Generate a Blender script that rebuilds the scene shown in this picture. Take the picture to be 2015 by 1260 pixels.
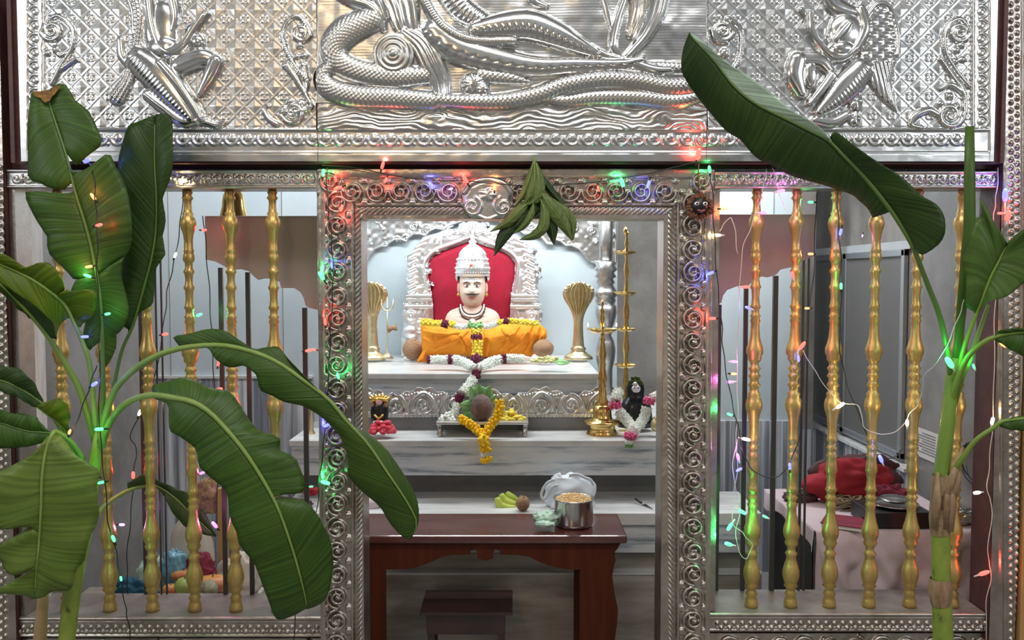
import bpy, bmesh, math, random
import numpy as np
from mathutils import Vector, noise

for o in list(bpy.data.objects):
    bpy.data.objects.remove(o)
SC = bpy.context.scene
COL = SC.collection

# ---------------------------------------------------------------- camera
F = 1700.0            # focal length in pixels of the 2015 px wide frame
D0 = 2.615            # camera to the front plane of the silver screen
CZ = 1.5
PITCH = math.radians(2.8)
cd = bpy.data.cameras.new('camera')
cam = bpy.data.objects.new('camera', cd)
COL.objects.link(cam)
cam.location = (0, -D0, CZ)
cam.rotation_euler = (math.radians(90) - PITCH, 0, 0)
cd.sensor_width = 36
cd.lens = F / 2015 * 36
cd.clip_start = 0.05
SC.camera = cam
SC.view_settings.view_transform = 'Standard'
SC.view_settings.look = 'None'
SC.view_settings.gamma = 1
SC.view_settings.use_curve_mapping = False
SC.view_settings.exposure = 0.08

# ---------------------------------------------------------------- world (the bright hall around)
w = bpy.data.worlds.new('hall_surroundings')
SC.world = w
w.use_nodes = True
nt = w.node_tree
nt.nodes.clear()
wo = nt.nodes.new('ShaderNodeOutputWorld')
bg = nt.nodes.new('ShaderNodeBackground')
tc = nt.nodes.new('ShaderNodeTexCoord')
mp = nt.nodes.new('ShaderNodeMapping')
mp.inputs['Scale'].default_value = (1.0, 1.0, 1.6)
no = nt.nodes.new('ShaderNodeTexNoise')
no.inputs['Scale'].default_value = 2.6
no.inputs['Detail'].default_value = 3
rp = nt.nodes.new('ShaderNodeValToRGB')
e = rp.color_ramp.elements
e[0].position = 0.36; e[0].color = (0.20, 0.195, 0.185, 1)
e[1].position = 0.68; e[1].color = (0.78, 0.84, 0.88, 1)
m_ = rp.color_ramp.elements.new(0.53); m_.color = (0.46, 0.44, 0.41, 1)
nt.links.new(tc.outputs['Generated'], mp.inputs[0])
nt.links.new(mp.outputs[0], no.inputs['Vector'])
nt.links.new(no.outputs['Fac'], rp.inputs[0])
nt.links.new(rp.outputs[0], bg.inputs[0])
bg.inputs[1].default_value = 0.50
nt.links.new(bg.outputs[0], wo.inputs[0])

def area(name, loc, target, sx, sy, power, color=(1, 1, 1)):
    l = bpy.data.lights.new(name, 'AREA')
    l.shape = 'RECTANGLE'; l.size = sx; l.size_y = sy
    l.energy = power; l.color = color
    o = bpy.data.objects.new(name, l)
    COL.objects.link(o)
    o.location = loc
    o.rotation_euler = (Vector(target) - Vector(loc)).to_track_quat('-Z', 'Y').to_euler()
    return o

area('added_side_fill', (-3.0, -2.3, 2.7), (-0.5, 0, 0.9), 1.3, 0.3, 20, (0.95, 0.98, 1))  # added fill from the left, lifts the leaves without glare on the silver
area('added_side_fill', (3.0, -2.3, 2.7), (0.5, 0, 0.9), 1.3, 0.3, 20, (0.95, 0.98, 1))  # added fill from the right, matching the left one
area('hall_ceiling_light', (0, -1.9, 4.1), (0, -0.3, 1.0), 2.6, 0.5, 60, (1, 0.98, 0.95))
area('added_warm_fill', (-0.9, -3.0, 3.0), (-0.5, 0, 1.9), 0.25, 0.25, 9, (1, 0.68, 0.35))  # added warm light for the silver relief to reflect
area('added_warm_fill', (0.5, -3.6, 0.9), (0.0, 0, 2.0), 0.2, 0.2, 3, (1, 0.72, 0.42))  # second added warm light, low and aimed up at the relief
area('shrine_tube_light', (-0.05, 1.30, 2.32), (-0.05, 2.15, 1.15), 1.3, 0.10, 26, (0.93, 0.98, 1))
area('left_room_light', (-1.15, 0.75, 2.32), (-1.2, 1.2, 0.8), 0.5, 0.4, 10, (0.95, 0.98, 1))
area('right_room_light', (1.05, 1.2, 2.32), (1.1, 1.4, 0.8), 0.5, 0.5, 13, (0.97, 0.98, 1))

# ---------------------------------------------------------------- projection helpers
CP, SP = math.cos(PITCH), math.sin(PITCH)
def P(px, py, d):
    u = (px - 1007.5) / F; v = (630 - py) / F
    t = d / (CP + v * SP)
    return Vector((u * t, d - D0, CZ + (-SP + v * CP) * t))
def inv(x, d, z):
    zz = z - CZ
    fw = d * CP - zz * SP
    return 1007.5 + F * x / fw, 630 - F * (d * SP + zz * CP) / fw
def M(d): return d / F       # metres per pixel at depth d
def Zat(py, d): return P(1007, py, d).z
def Xat(px, d, py=547): return P(px, py, d).x

# ---------------------------------------------------------------- materials
MATS = {}
def mat(name, color=(0.8, 0.8, 0.8), metal=0.0, rough=0.5, col2=None, nscale=8, nstretch=(1, 1, 1), ndet=4,
        lo=0.35, hi=0.65, bump=0.0, bscale=60, bstretch=(1, 1, 1), emit=None, estr=0, spec=None, rough2=None,
        trans=0, alpha=None, sub=0, coat=0, col3=None, uv=False):
    m = bpy.data.materials.new(name); MATS[name] = m
    m.use_nodes = True
    nt = m.node_tree; N = nt.nodes; L = nt.links
    b = N['Principled BSDF']
    b.inputs['Base Color'].default_value = (*color, 1)
    b.inputs['Metallic'].default_value = metal
    b.inputs['Roughness'].default_value = rough
    if spec is not None: b.inputs['Specular IOR Level'].default_value = spec
    if coat: b.inputs['Coat Weight'].default_value = coat; b.inputs['Coat Roughness'].default_value = 0.08
    if trans: b.inputs['Transmission Weight'].default_value = trans
    if alpha is not None: b.inputs['Alpha'].default_value = alpha
    if sub: b.inputs['Subsurface Weight'].default_value = sub; b.inputs['Subsurface Radius'].default_value = (0.01, 0.008, 0.005)
    if emit: b.inputs['Emission Color'].default_value = (*emit, 1); b.inputs['Emission Strength'].default_value = estr
    t = N.new('ShaderNodeTexCoord')
    src = t.outputs['UV'] if uv else t.outputs['Object']
    if col2 or rough2 is not None:
        mp = N.new('ShaderNodeMapping'); mp.inputs['Scale'].default_value = nstretch
        n = N.new('ShaderNodeTexNoise'); n.inputs['Scale'].default_value = nscale; n.inputs['Detail'].default_value = ndet
        n.inputs['Roughness'].default_value = 0.6
        L.new(src, mp.inputs[0]); L.new(mp.outputs[0], n.inputs['Vector'])
        if col2:
            r = N.new('ShaderNodeValToRGB')
            r.color_ramp.elements[0].position = lo; r.color_ramp.elements[0].color = (*color, 1)
            r.color_ramp.elements[1].position = hi; r.color_ramp.elements[1].color = (*col2, 1)
            if col3:
                k = r.color_ramp.elements.new(min(0.99, hi + 0.08)); k.color = (*col3, 1)
            L.new(n.outputs['Fac'], r.inputs[0]); L.new(r.outputs[0], b.inputs['Base Color'])
        if rough2 is not None:
            mr = N.new('ShaderNodeMapRange'); mr.inputs[1].default_value = 0.3; mr.inputs[2].default_value = 0.7
            mr.inputs[3].default_value = rough; mr.inputs[4].default_value = rough2
            L.new(n.outputs['Fac'], mr.inputs[0]); L.new(mr.outputs[0], b.inputs['Roughness'])
    if bump:
        mp2 = N.new('ShaderNodeMapping'); mp2.inputs['Scale'].default_value = bstretch
        n2 = N.new('ShaderNodeTexNoise'); n2.inputs['Scale'].default_value = bscale; n2.inputs['Detail'].default_value = 3
        bp = N.new('ShaderNodeBump'); bp.inputs['Strength'].default_value = bump; bp.inputs['Distance'].default_value = 0.004
        L.new(src, mp2.inputs[0]); L.new(mp2.outputs[0], n2.inputs['Vector'])
        L.new(n2.outputs['Fac'], bp.inputs['Height']); L.new(bp.outputs[0], b.inputs['Normal'])
    return m

mat('silver_sheet', (0.56, 0.58, 0.59), 1, 0.27, col2=(0.51, 0.505, 0.49), nscale=5, rough2=0.36, bump=0.12, bscale=45)
mat('silver_polished', (0.70, 0.705, 0.70), 1, 0.19, bump=0.1, bscale=30)
mat('silver_frame', (0.38, 0.335, 0.295), 1, 0.28, col2=(0.50, 0.46, 0.42), nscale=14, rough2=0.40, bump=0.25, bscale=90)
mat('silver_white', (0.93, 0.94, 0.94), 1, 0.38, bump=0.1, bscale=80)
mat('silver_bright', (0.56, 0.555, 0.54), 1, 0.32, col2=(0.70, 0.70, 0.69), nscale=20, bump=0.2, bscale=60)
mat('gold_paint', (0.50, 0.345, 0.11), 0.75, 0.38, col2=(0.62, 0.45, 0.17), nscale=18, bump=0.15, bscale=120)
mat('brass', (0.80, 0.58, 0.22), 1, 0.24, col2=(0.62, 0.42, 0.14), nscale=25)
mat('brass_pale', (0.80, 0.71, 0.48), 1, 0.36, col2=(0.66, 0.55, 0.30), nscale=30, bump=0.2, bscale=150)
mat('marble_blue', (0.50, 0.585, 0.63), 0, 0.28, col2=(0.60, 0.68, 0.715), nscale=3, ndet=6, nstretch=(1, 1, 0.6))
mat('marble_streaked', (0.19, 0.225, 0.27), 0, 0.25, col2=(0.58, 0.625, 0.655), nscale=2.6, ndet=8, nstretch=(1.2, 1.2, 12), lo=0.34, hi=0.47, col3=(0.66, 0.68, 0.69))
mat('marble_top', (0.50, 0.51, 0.51), 0, 0.25, col2=(0.70, 0.705, 0.69), nscale=4, ndet=7, nstretch=(1, 7, 1), lo=0.35, hi=0.6)
mat('marble_brown', (0.28, 0.235, 0.195), 0, 0.25, col2=(0.52, 0.475, 0.43), nscale=2.4, ndet=7, nstretch=(0.9, 1, 5), lo=0.35, hi=0.65)
mat('marble_wainscot', (0.20, 0.215, 0.25), 0, 0.28, col2=(0.70, 0.73, 0.78), nscale=3.5, ndet=5, nstretch=(12, 12, 0.2), lo=0.40, hi=0.60)
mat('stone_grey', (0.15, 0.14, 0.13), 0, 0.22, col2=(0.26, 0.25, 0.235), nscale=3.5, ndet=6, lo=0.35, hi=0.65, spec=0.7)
mat('stone_panel', (0.36, 0.385, 0.40), 0, 0.3, col2=(0.43, 0.455, 0.47), nscale=4)
mat('floor_stone', (0.22, 0.215, 0.21), 0, 0.2, col2=(0.32, 0.31, 0.30), nscale=3)
mat('plaster', (0.62, 0.63, 0.64), 0, 0.8)
mat('sill_stone', (0.15, 0.13, 0.12), 0, 0.3, col2=(0.25, 0.22, 0.205), nscale=9, ndet=7)
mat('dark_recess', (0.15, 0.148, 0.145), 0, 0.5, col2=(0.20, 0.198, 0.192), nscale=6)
mat('wood_red', (0.052, 0.010, 0.003), 0, 0.5, col2=(0.085, 0.018, 0.005), nscale=5, nstretch=(6, 6, 0.8), spec=0.22)
mat('wood_top', (0.075, 0.022, 0.018), 0, 0.2, col2=(0.105, 0.032, 0.026), nscale=4, nstretch=(1, 6, 1), coat=0.6)
mat('wood_dark', (0.024, 0.011, 0.009), 0, 0.3, col2=(0.05, 0.02, 0.017), nscale=5, nstretch=(1, 6, 1), coat=0.4)
mat('wood_maroon', (0.055, 0.018, 0.018), 0, 0.5, col2=(0.085, 0.03, 0.028), nscale=20, bump=0.3)
mat('wood_golden', (0.42, 0.25, 0.09), 0, 0.4, col2=(0.50, 0.31, 0.12), nscale=6, nstretch=(5, 5, 0.5))
mat('valance_board', (0.31, 0.235, 0.235), 0, 0.42, col2=(0.35, 0.27, 0.27), nscale=6)
mat('iron_dark', (0.07, 0.062, 0.06), 0.5, 0.35)
mat('aluminium', (0.50, 0.53, 0.56), 0.8, 0.38)
mat('glass_dark', (0.15, 0.15, 0.145), 0.0, 0.2, spec=0.6)
mat('red_velvet', (0.29, 0.003, 0.022), 0, 0.85, col2=(0.37, 0.005, 0.03), nscale=10, bump=0.2, bscale=200)
mat('orange_cloth', (0.80, 0.25, 0.010), 0, 0.8, col2=(0.86, 0.32, 0.014), nscale=12)
mat('yellow_cloth', (0.85, 0.52, 0.01), 0, 0.8)
mat('skin_paint', (0.74, 0.44, 0.36), 0, 0.5, col2=(0.78, 0.54, 0.44), nscale=18)
mat('face_paint', (0.72, 0.56, 0.47), 0, 0.5)
mat('black_paint', (0.012, 0.012, 0.013), 0, 0.4)
mat('white_paint', (0.82, 0.82, 0.80), 0, 0.5)
mat('lip_paint', (0.42, 0.13, 0.12), 0, 0.5)
mat('jasmine', (0.90, 0.92, 0.87), 0, 0.75, col2=(0.78, 0.83, 0.74), nscale=60)
mat('marigold', (0.90, 0.50, 0.006), 0, 0.8, col2=(0.92, 0.64, 0.01), nscale=40)
mat('yellow_flower', (0.87, 0.63, 0.03), 0, 0.8, col2=(0.80, 0.68, 0.12), nscale=40)
mat('purple_flower', (0.10, 0.012, 0.035), 0, 0.8, col2=(0.19, 0.02, 0.07), nscale=50)
mat('pink_flower', (0.66, 0.06, 0.20), 0, 0.8, col2=(0.80, 0.20, 0.36), nscale=60)
mat('red_flower', (0.55, 0.02, 0.05), 0, 0.7, col2=(0.72, 0.09, 0.13), nscale=40)
mat('pale_flower', (0.70, 0.66, 0.36), 0, 0.8, col2=(0.60, 0.60, 0.28), nscale=40)
mat('betel_green', (0.12, 0.33, 0.08), 0, 0.5, col2=(0.30, 0.55, 0.24), nscale=20)
mat('coir', (0.28, 0.155, 0.085), 0, 0.85, col2=(0.40, 0.25, 0.15), nscale=30, nstretch=(1, 1, 6), bump=0.9, bscale=70, bstretch=(4, 4, 0.6))
mat('coir_dark', (0.10, 0.06, 0.055), 0, 0.75, col2=(0.19, 0.125, 0.115), nscale=22, bump=0.9, bscale=70)
mat('black_stone', (0.010, 0.013, 0.015), 0, 0.22)
mat('steel', (0.62, 0.61, 0.60), 1, 0.22, col2=(0.5, 0.49, 0.48), nscale=12, nstretch=(8, 8, 0.3))
mat('grains', (0.62, 0.40, 0.17), 0, 0.8, col2=(0.78, 0.60, 0.34), nscale=120)
mat('plastic_white', (0.72, 0.80, 0.86), 0, 0.35, sub=0.1, spec=0.6)
mat('plastic_green', (0.30, 0.52, 0.38), 0, 0.35, spec=0.7, col2=(0.55, 0.72, 0.62), nscale=40)
mat('plastic_blue', (0.07, 0.25, 0.42), 0, 0.3, spec=0.7, col2=(0.25, 0.5, 0.62), nscale=30)
mat('teal_cloth', (0.005, 0.06, 0.11), 0, 0.75, col2=(0.010, 0.10, 0.16), nscale=20)
mat('banana_green', (0.42, 0.56, 0.07), 0, 0.5, col2=(0.55, 0.62, 0.12), nscale=20)
mat('cloth_pink', (0.50, 0.40, 0.43), 0, 0.85, col2=(0.58, 0.48, 0.51), nscale=5)
mat('cloth_red', (0.22, 0.004, 0.012), 0, 0.8, col2=(0.32, 0.008, 0.02), nscale=12)
mat('cloth_black', (0.02, 0.015, 0.016), 0, 0.7, col2=(0.10, 0.03, 0.03), nscale=25)
mat('cloth_maroon', (0.15, 0.012, 0.03), 0, 0.8, col2=(0.22, 0.02, 0.045), nscale=15)
mat('cloth_cream', (0.55, 0.50, 0.43), 0, 0.8, col2=(0.62, 0.58, 0.5), nscale=10)
mat('cloth_patterned', (0.28, 0.10, 0.16), 0, 0.8, col2=(0.45, 0.32, 0.14), nscale=45)
mat('twine', (0.22, 0.17, 0.10), 0, 0.9)
mat('paper', (0.62, 0.60, 0.58), 0, 0.7)
mat('ink', (0.12, 0.11, 0.12), 0, 0.7)
mat('mango', (0.60, 0.36, 0.09), 0, 0.4, col2=(0.50, 0.13, 0.06), nscale=9)
mat('apple', (0.26, 0.03, 0.045), 0, 0.35, col2=(0.42, 0.13, 0.09), nscale=12)
mat('guava', (0.22, 0.33, 0.06), 0, 0.4, col2=(0.33, 0.42, 0.12), nscale=9)
mat('custard_apple', (0.16, 0.17, 0.10), 0, 0.8, col2=(0.34, 0.33, 0.24), nscale=40, bump=1.0, bscale=60)
mat('wire_black', (0.012, 0.014, 0.014), 0, 0.45)
mat('wire_clear', (0.62, 0.60, 0.56), 0, 0.3)
mat('hair_brown', (0.12, 0.045, 0.022), 0.1, 0.6, col2=(0.22, 0.085, 0.04), nscale=60)
mat('thread_red', (0.22, 0.03, 0.02), 0, 0.7)
mat('gold', (0.85, 0.55, 0.15), 1, 0.3)
mat('ruby', (0.6, 0.1, 0.03), 0, 0.2)
BC = {'red': (1, 0.06, 0.04), 'green': (0.05, 1, 0.22), 'blue': (0.10, 0.12, 1), 'warm': (1, 0.72, 0.34),
      'magenta': (1, 0.15, 0.85), 'orange': (1, 0.28, 0.08), 'purple': (0.7, 0.25, 1)}
for k, c in BC.items():
    cc = tuple(0.35 + 0.65 * v for v in c) if k in ('warm',) else tuple(0.04 + 0.96 * v for v in c)
    mat('led_' + k, cc, 0, 0.2, emit=cc, estr=2.6 if k != 'warm' else 3.5)

def leaf_mat(name, c1, c2, cu, tl=0.25):
    m = bpy.data.materials.new(name); MATS[name] = m; m.use_nodes = True
    nt = m.node_tree; N = nt.nodes; L = nt.links
    b = N['Principled BSDF']; b.inputs['Roughness'].default_value = 0.42; b.inputs['Specular IOR Level'].default_value = 0.35
    t = N.new('ShaderNodeTexCoord')
    n = N.new('ShaderNodeTexNoise'); n.inputs['Scale'].default_value = 7; n.inputs['Detail'].default_value = 4
    L.new(t.outputs['Object'], n.inputs['Vector'])
    r = N.new('ShaderNodeValToRGB')
    r.color_ramp.elements[0].position = 0.3; r.color_ramp.elements[0].color = (*c1, 1)
    r.color_ramp.elements[1].position = 0.7; r.color_ramp.elements[1].color = (*c2, 1)
    L.new(n.outputs['Fac'], r.inputs[0])
    # veins run from the midrib to the margin: stripes along u
    mp = N.new('ShaderNodeMapping'); mp.inputs['Scale'].default_value = (cu * 1.7, 0.5, 1)
    L.new(t.outputs['UV'], mp.inputs[0])
    v = N.new('ShaderNodeTexNoise'); v.inputs['Scale'].default_value = 1; v.inputs['Detail'].default_value = 3
    L.new(mp.outputs[0], v.inputs['Vector'])
    mx = N.new('ShaderNodeMixRGB'); mx.blend_type = 'MULTIPLY'; mx.inputs[0].default_value = 1
    vr = N.new('ShaderNodeMapRange'); vr.inputs[1].default_value = 0.3; vr.inputs[2].default_value = 0.7
    vr.inputs[3].default_value = 0.68; vr.inputs[4].default_value = 1.36
    L.new(v.outputs['Fac'], vr.inputs[0]); L.new(r.outputs[0], mx.inputs[1]); L.new(vr.outputs[0], mx.inputs[2])
    L.new(mx.outputs[0], b.inputs['Base Color'])
    bp = N.new('ShaderNodeBump'); bp.inputs['Strength'].default_value = 0.8; bp.inputs['Distance'].default_value = 0.004
    L.new(v.outputs['Fac'], bp.inputs['Height']); L.new(bp.outputs[0], b.inputs['Normal'])
    tr = N.new('ShaderNodeBsdfTranslucent'); mxs = N.new('ShaderNodeMixShader'); mxs.inputs[0].default_value = tl
    L.new(mx.outputs[0], tr.inputs[0])
    out = N['Material Output']
    L.new(b.outputs[0], mxs.inputs[1]); L.new(tr.outputs[0], mxs.inputs[2]); L.new(mxs.outputs[0], out.inputs[0])
leaf_mat('leaf_green', (0.038, 0.092, 0.012), (0.060, 0.128, 0.016), 55)
leaf_mat('leaf_dark', (0.022, 0.055, 0.011), (0.036, 0.080, 0.012), 55)
leaf_mat('leaf_light', (0.105, 0.175, 0.026), (0.16, 0.235, 0.045), 45)
leaf_mat('leaf_mid', (0.060, 0.120, 0.022), (0.085, 0.160, 0.030), 40)
leaf_mat('leaf_bright', (0.085, 0.155, 0.006), (0.12, 0.19, 0.009), 30, 0.35)
leaf_mat('leaf_mango', (0.075, 0.125, 0.025), (0.14, 0.19, 0.06), 30, 0.15)
leaf_mat('leaf_mango_dark', (0.014, 0.036, 0.014), (0.03, 0.06, 0.018), 30, 0.1)
leaf_mat('leaf_pale', (0.40, 0.55, 0.43), (0.50, 0.64, 0.52), 30, 0.3)
mat('midrib_green', (0.16, 0.26, 0.05), 0, 0.45, col2=(0.22, 0.32, 0.08), nscale=12)
mat('midrib_dark', (0.085, 0.16, 0.03), 0, 0.45)
mat('petiole_green', (0.17, 0.26, 0.04), 0, 0.4, col2=(0.14, 0.24, 0.035), nscale=10)
mat('stem_green', (0.24, 0.31, 0.045), 0, 0.5, col2=(0.18, 0.25, 0.035), nscale=11, nstretch=(3, 3, 1.2), lo=.4, hi=.6, col3=(0.05, 0.05, 0.02))
mat('stem_tan', (0.36, 0.24, 0.11), 0, 0.6, col2=(0.45, 0.33, 0.16), nscale=10, nstretch=(4, 4, 0.5))
mat('sheath_brown', (0.20, 0.12, 0.06), 0, 0.8, col2=(0.34, 0.23, 0.14), nscale=14, nstretch=(4, 4, 0.6), bump=0.6)
mat('leaf_burnt', (0.32, 0.20, 0.02), 0, 0.7, col2=(0.14, 0.05, 0.02), nscale=60)

# ---------------------------------------------------------------- object helpers
def link(name, me, m=None, parent=None, smooth=True):
    o = bpy.data.objects.new(name, me)
    COL.objects.link(o)
    if m: me.materials.append(MATS[m])
    if smooth and len(me.polygons):
        me.polygons.foreach_set('use_smooth', [True] * len(me.polygons))
    if parent: o.parent = parent
    return o
def tag(o, label=None, cat=None, group=None, kind=None):
    if label: o['label'] = label
    if cat: o['category'] = cat
    if group: o['group'] = group
    if kind: o['kind'] = kind
    return o
def thing(name, label, cat, loc=(0, 0, 0), group=None):
    o = bpy.data.objects.new(name, None)
    o.empty_display_size = 0.05
    COL.objects.link(o); o.location = loc
    tag(o, label, cat, group)
    return o
class MB:
    """mesh builder in world coordinates"""
    def __init__(s): s.v = []; s.f = []; s.uv = None
    def add(s, vs, fs):
        b = len(s.v); s.v += [tuple(v) for v in vs]; s.f += [tuple(b + i for i in f) for f in fs]; return s
    def box(s, a, b):
        x0, x1 = sorted((a[0], b[0])); y0, y1 = sorted((a[1], b[1])); z0, z1 = sorted((a[2], b[2]))
        return s.add([(x0, y0, z0), (x1, y0, z0), (x1, y1, z0), (x0, y1, z0), (x0, y0, z1), (x1, y0, z1), (x1, y1, z1), (x0, y1, z1)],
                     [(0, 3, 2, 1), (4, 5, 6, 7), (0, 1, 5, 4), (1, 2, 6, 5), (2, 3, 7, 6), (3, 0, 4, 7)])
    def grid(s, pts, nu, nv, close=False):
        fs = []
        for i in range(nu - 1):
            for j in range(nv - 1 + (1 if close else 0)):
                a = i * nv + j; b = i * nv + (j + 1) % nv
                fs.append((a, b, b + nv, a + nv))
        return s.add(pts, fs)
    def lathe(s, prof, c, n=24, axis=(0, 0, 1), cap=True, sx=1, sy=1):
        """prof: list of (r, h); c: base centre; h along axis"""
        ax = Vector(axis).normalized()
        q = Vector((0, 0, 1)).rotation_difference(ax)
        pts = []
        for r, h in prof:
            for k in range(n):
                a = 2 * math.pi * k / n
                pts.append(Vector(c) + q @ Vector((r * math.cos(a) * sx, r * math.sin(a) * sy, h)))
        b = len(s.v)
        s.grid(pts, len(prof), n, True)
        if cap:
            s.f.append(tuple(b + k for k in reversed(range(n))))
            s.f.append(tuple(b + (len(prof) - 1) * n + k for k in range(n)))
        return s
    def tube(s, pts, rad, n=8, cap=True, flat=1.0):
        pts = [Vector(p) for p in pts]
        if not hasattr(rad, '__len__'): rad = [rad] * len(pts)
        out = []; up = None
        for i, p in enumerate(pts):
            t = (pts[min(i + 1, len(pts) - 1)] - pts[max(i - 1, 0)])
            if t.length < 1e-9: t = Vector((0, 0, 1))
            t.normalize()
            if up is None:
                up = t.cross(Vector((0, 1, 0.01)))
                if up.length < 1e-3: up = t.cross(Vector((1, 0, 0)))
            up = (up - t * up.dot(t)).normalized()
            w_ = t.cross(up)
            for k in range(n):
                a = 2 * math.pi * k / n
                out.append(p + (up * math.cos(a) + w_ * math.sin(a) * flat) * rad[i])
        b = len(s.v)
        s.grid(out, len(pts), n, True)
        if cap:
            s.f.append(tuple(b + k for k in reversed(range(n))))
            s.f.append(tuple(b + (len(pts) - 1) * n + k for k in range(n)))
        return s
    def ball(s, c, r, n=8, m=6, sc=(1, 1, 1)):
        c = Vector(c); b = len(s.v)
        vs = [c + Vector((0, 0, r * sc[2]))]
        for i in range(1, m):
            ph = math.pi * i / m
            for k in range(n):
                a = 2 * math.pi * k / n
                vs.append(c + Vector((r * math.sin(ph) * math.cos(a) * sc[0], r * math.sin(ph) * math.sin(a) * sc[1], r * math.cos(ph) * sc[2])))
        vs.append(c - Vector((0, 0, r * sc[2])))
        fs = [(0, 1 + k, 1 + (k + 1) % n) for k in range(n)]
        for i in range(m - 2):
            for k in range(n):
                a = 1 + i * n + k; a2 = 1 + i * n + (k + 1) % n
                fs.append((a, a + n, a2 + n, a2))
        l = len(vs) - 1
        fs += [(l, l - n + (k + 1) % n, l - n + k) for k in range(n)]
        return s.add(vs, fs)
    def prism(s, poly, y0, y1):
        """polygon of (x,z) extruded in y"""
        n = len(poly)
        s.add([(x, y0, z) for x, z in poly] + [(x, y1, z) for x, z in poly],
              [tuple(range(n)), tuple(range(2 * n - 1, n - 1, -1))] + [(i, i + n, (i + 1) % n + n, (i + 1) % n) for i in range(n)])
        return s
    def build(s, name, m, parent=None, smooth=True, bevel=0, uvs=None):
        me = bpy.data.meshes.new(name)
        me.from_pydata(s.v, [], s.f)
        bm = bmesh.new(); bm.from_mesh(me)
        bmesh.ops.recalc_face_normals(bm, faces=bm.faces)
        bm.to_mesh(me); bm.free()
        o = link(name, me, m, parent, smooth)
        if bevel:
            b = o.modifiers.new('bevel', 'BEVEL'); b.width = bevel; b.segments = 2; b.limit_method = 'ANGLE'
        return o
def boxo(name, a, b, m, parent=None, bevel=0.0):
    return MB().box(a, b).build(name, m, parent, smooth=False, bevel=bevel)
def struct(o): o['kind'] = 'structure'; return o
def autosmooth(o, ang=40):
    me = o.data
    try:
        me.set_sharp_from_angle(angle=math.radians(ang))
    except Exception: pass
    return o

def cat(pts, n):
    """Catmull-Rom through tuples, n samples in total, uniform in control index"""
    A = np.array(pts, float); k = len(A)
    if k == 2:
        t = np.linspace(0, 1, n)[:, None]; return A[0] * (1 - t) + A[1] * t
    E = np.vstack([2 * A[0] - A[1], A, 2 * A[-1] - A[-2]])
    T = np.linspace(0, k - 1 - 1e-9, n); i = T.astype(int); t = (T - i)[:, None]
    p0, p1, p2, p3 = E[i], E[i + 1], E[i + 2], E[i + 3]
    return 0.5 * ((2 * p1) + (-p0 + p2) * t + (2 * p0 - 5 * p1 + 4 * p2 - p3) * t ** 2 + (-p0 + 3 * p1 - 3 * p2 + p3) * t ** 3)

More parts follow.
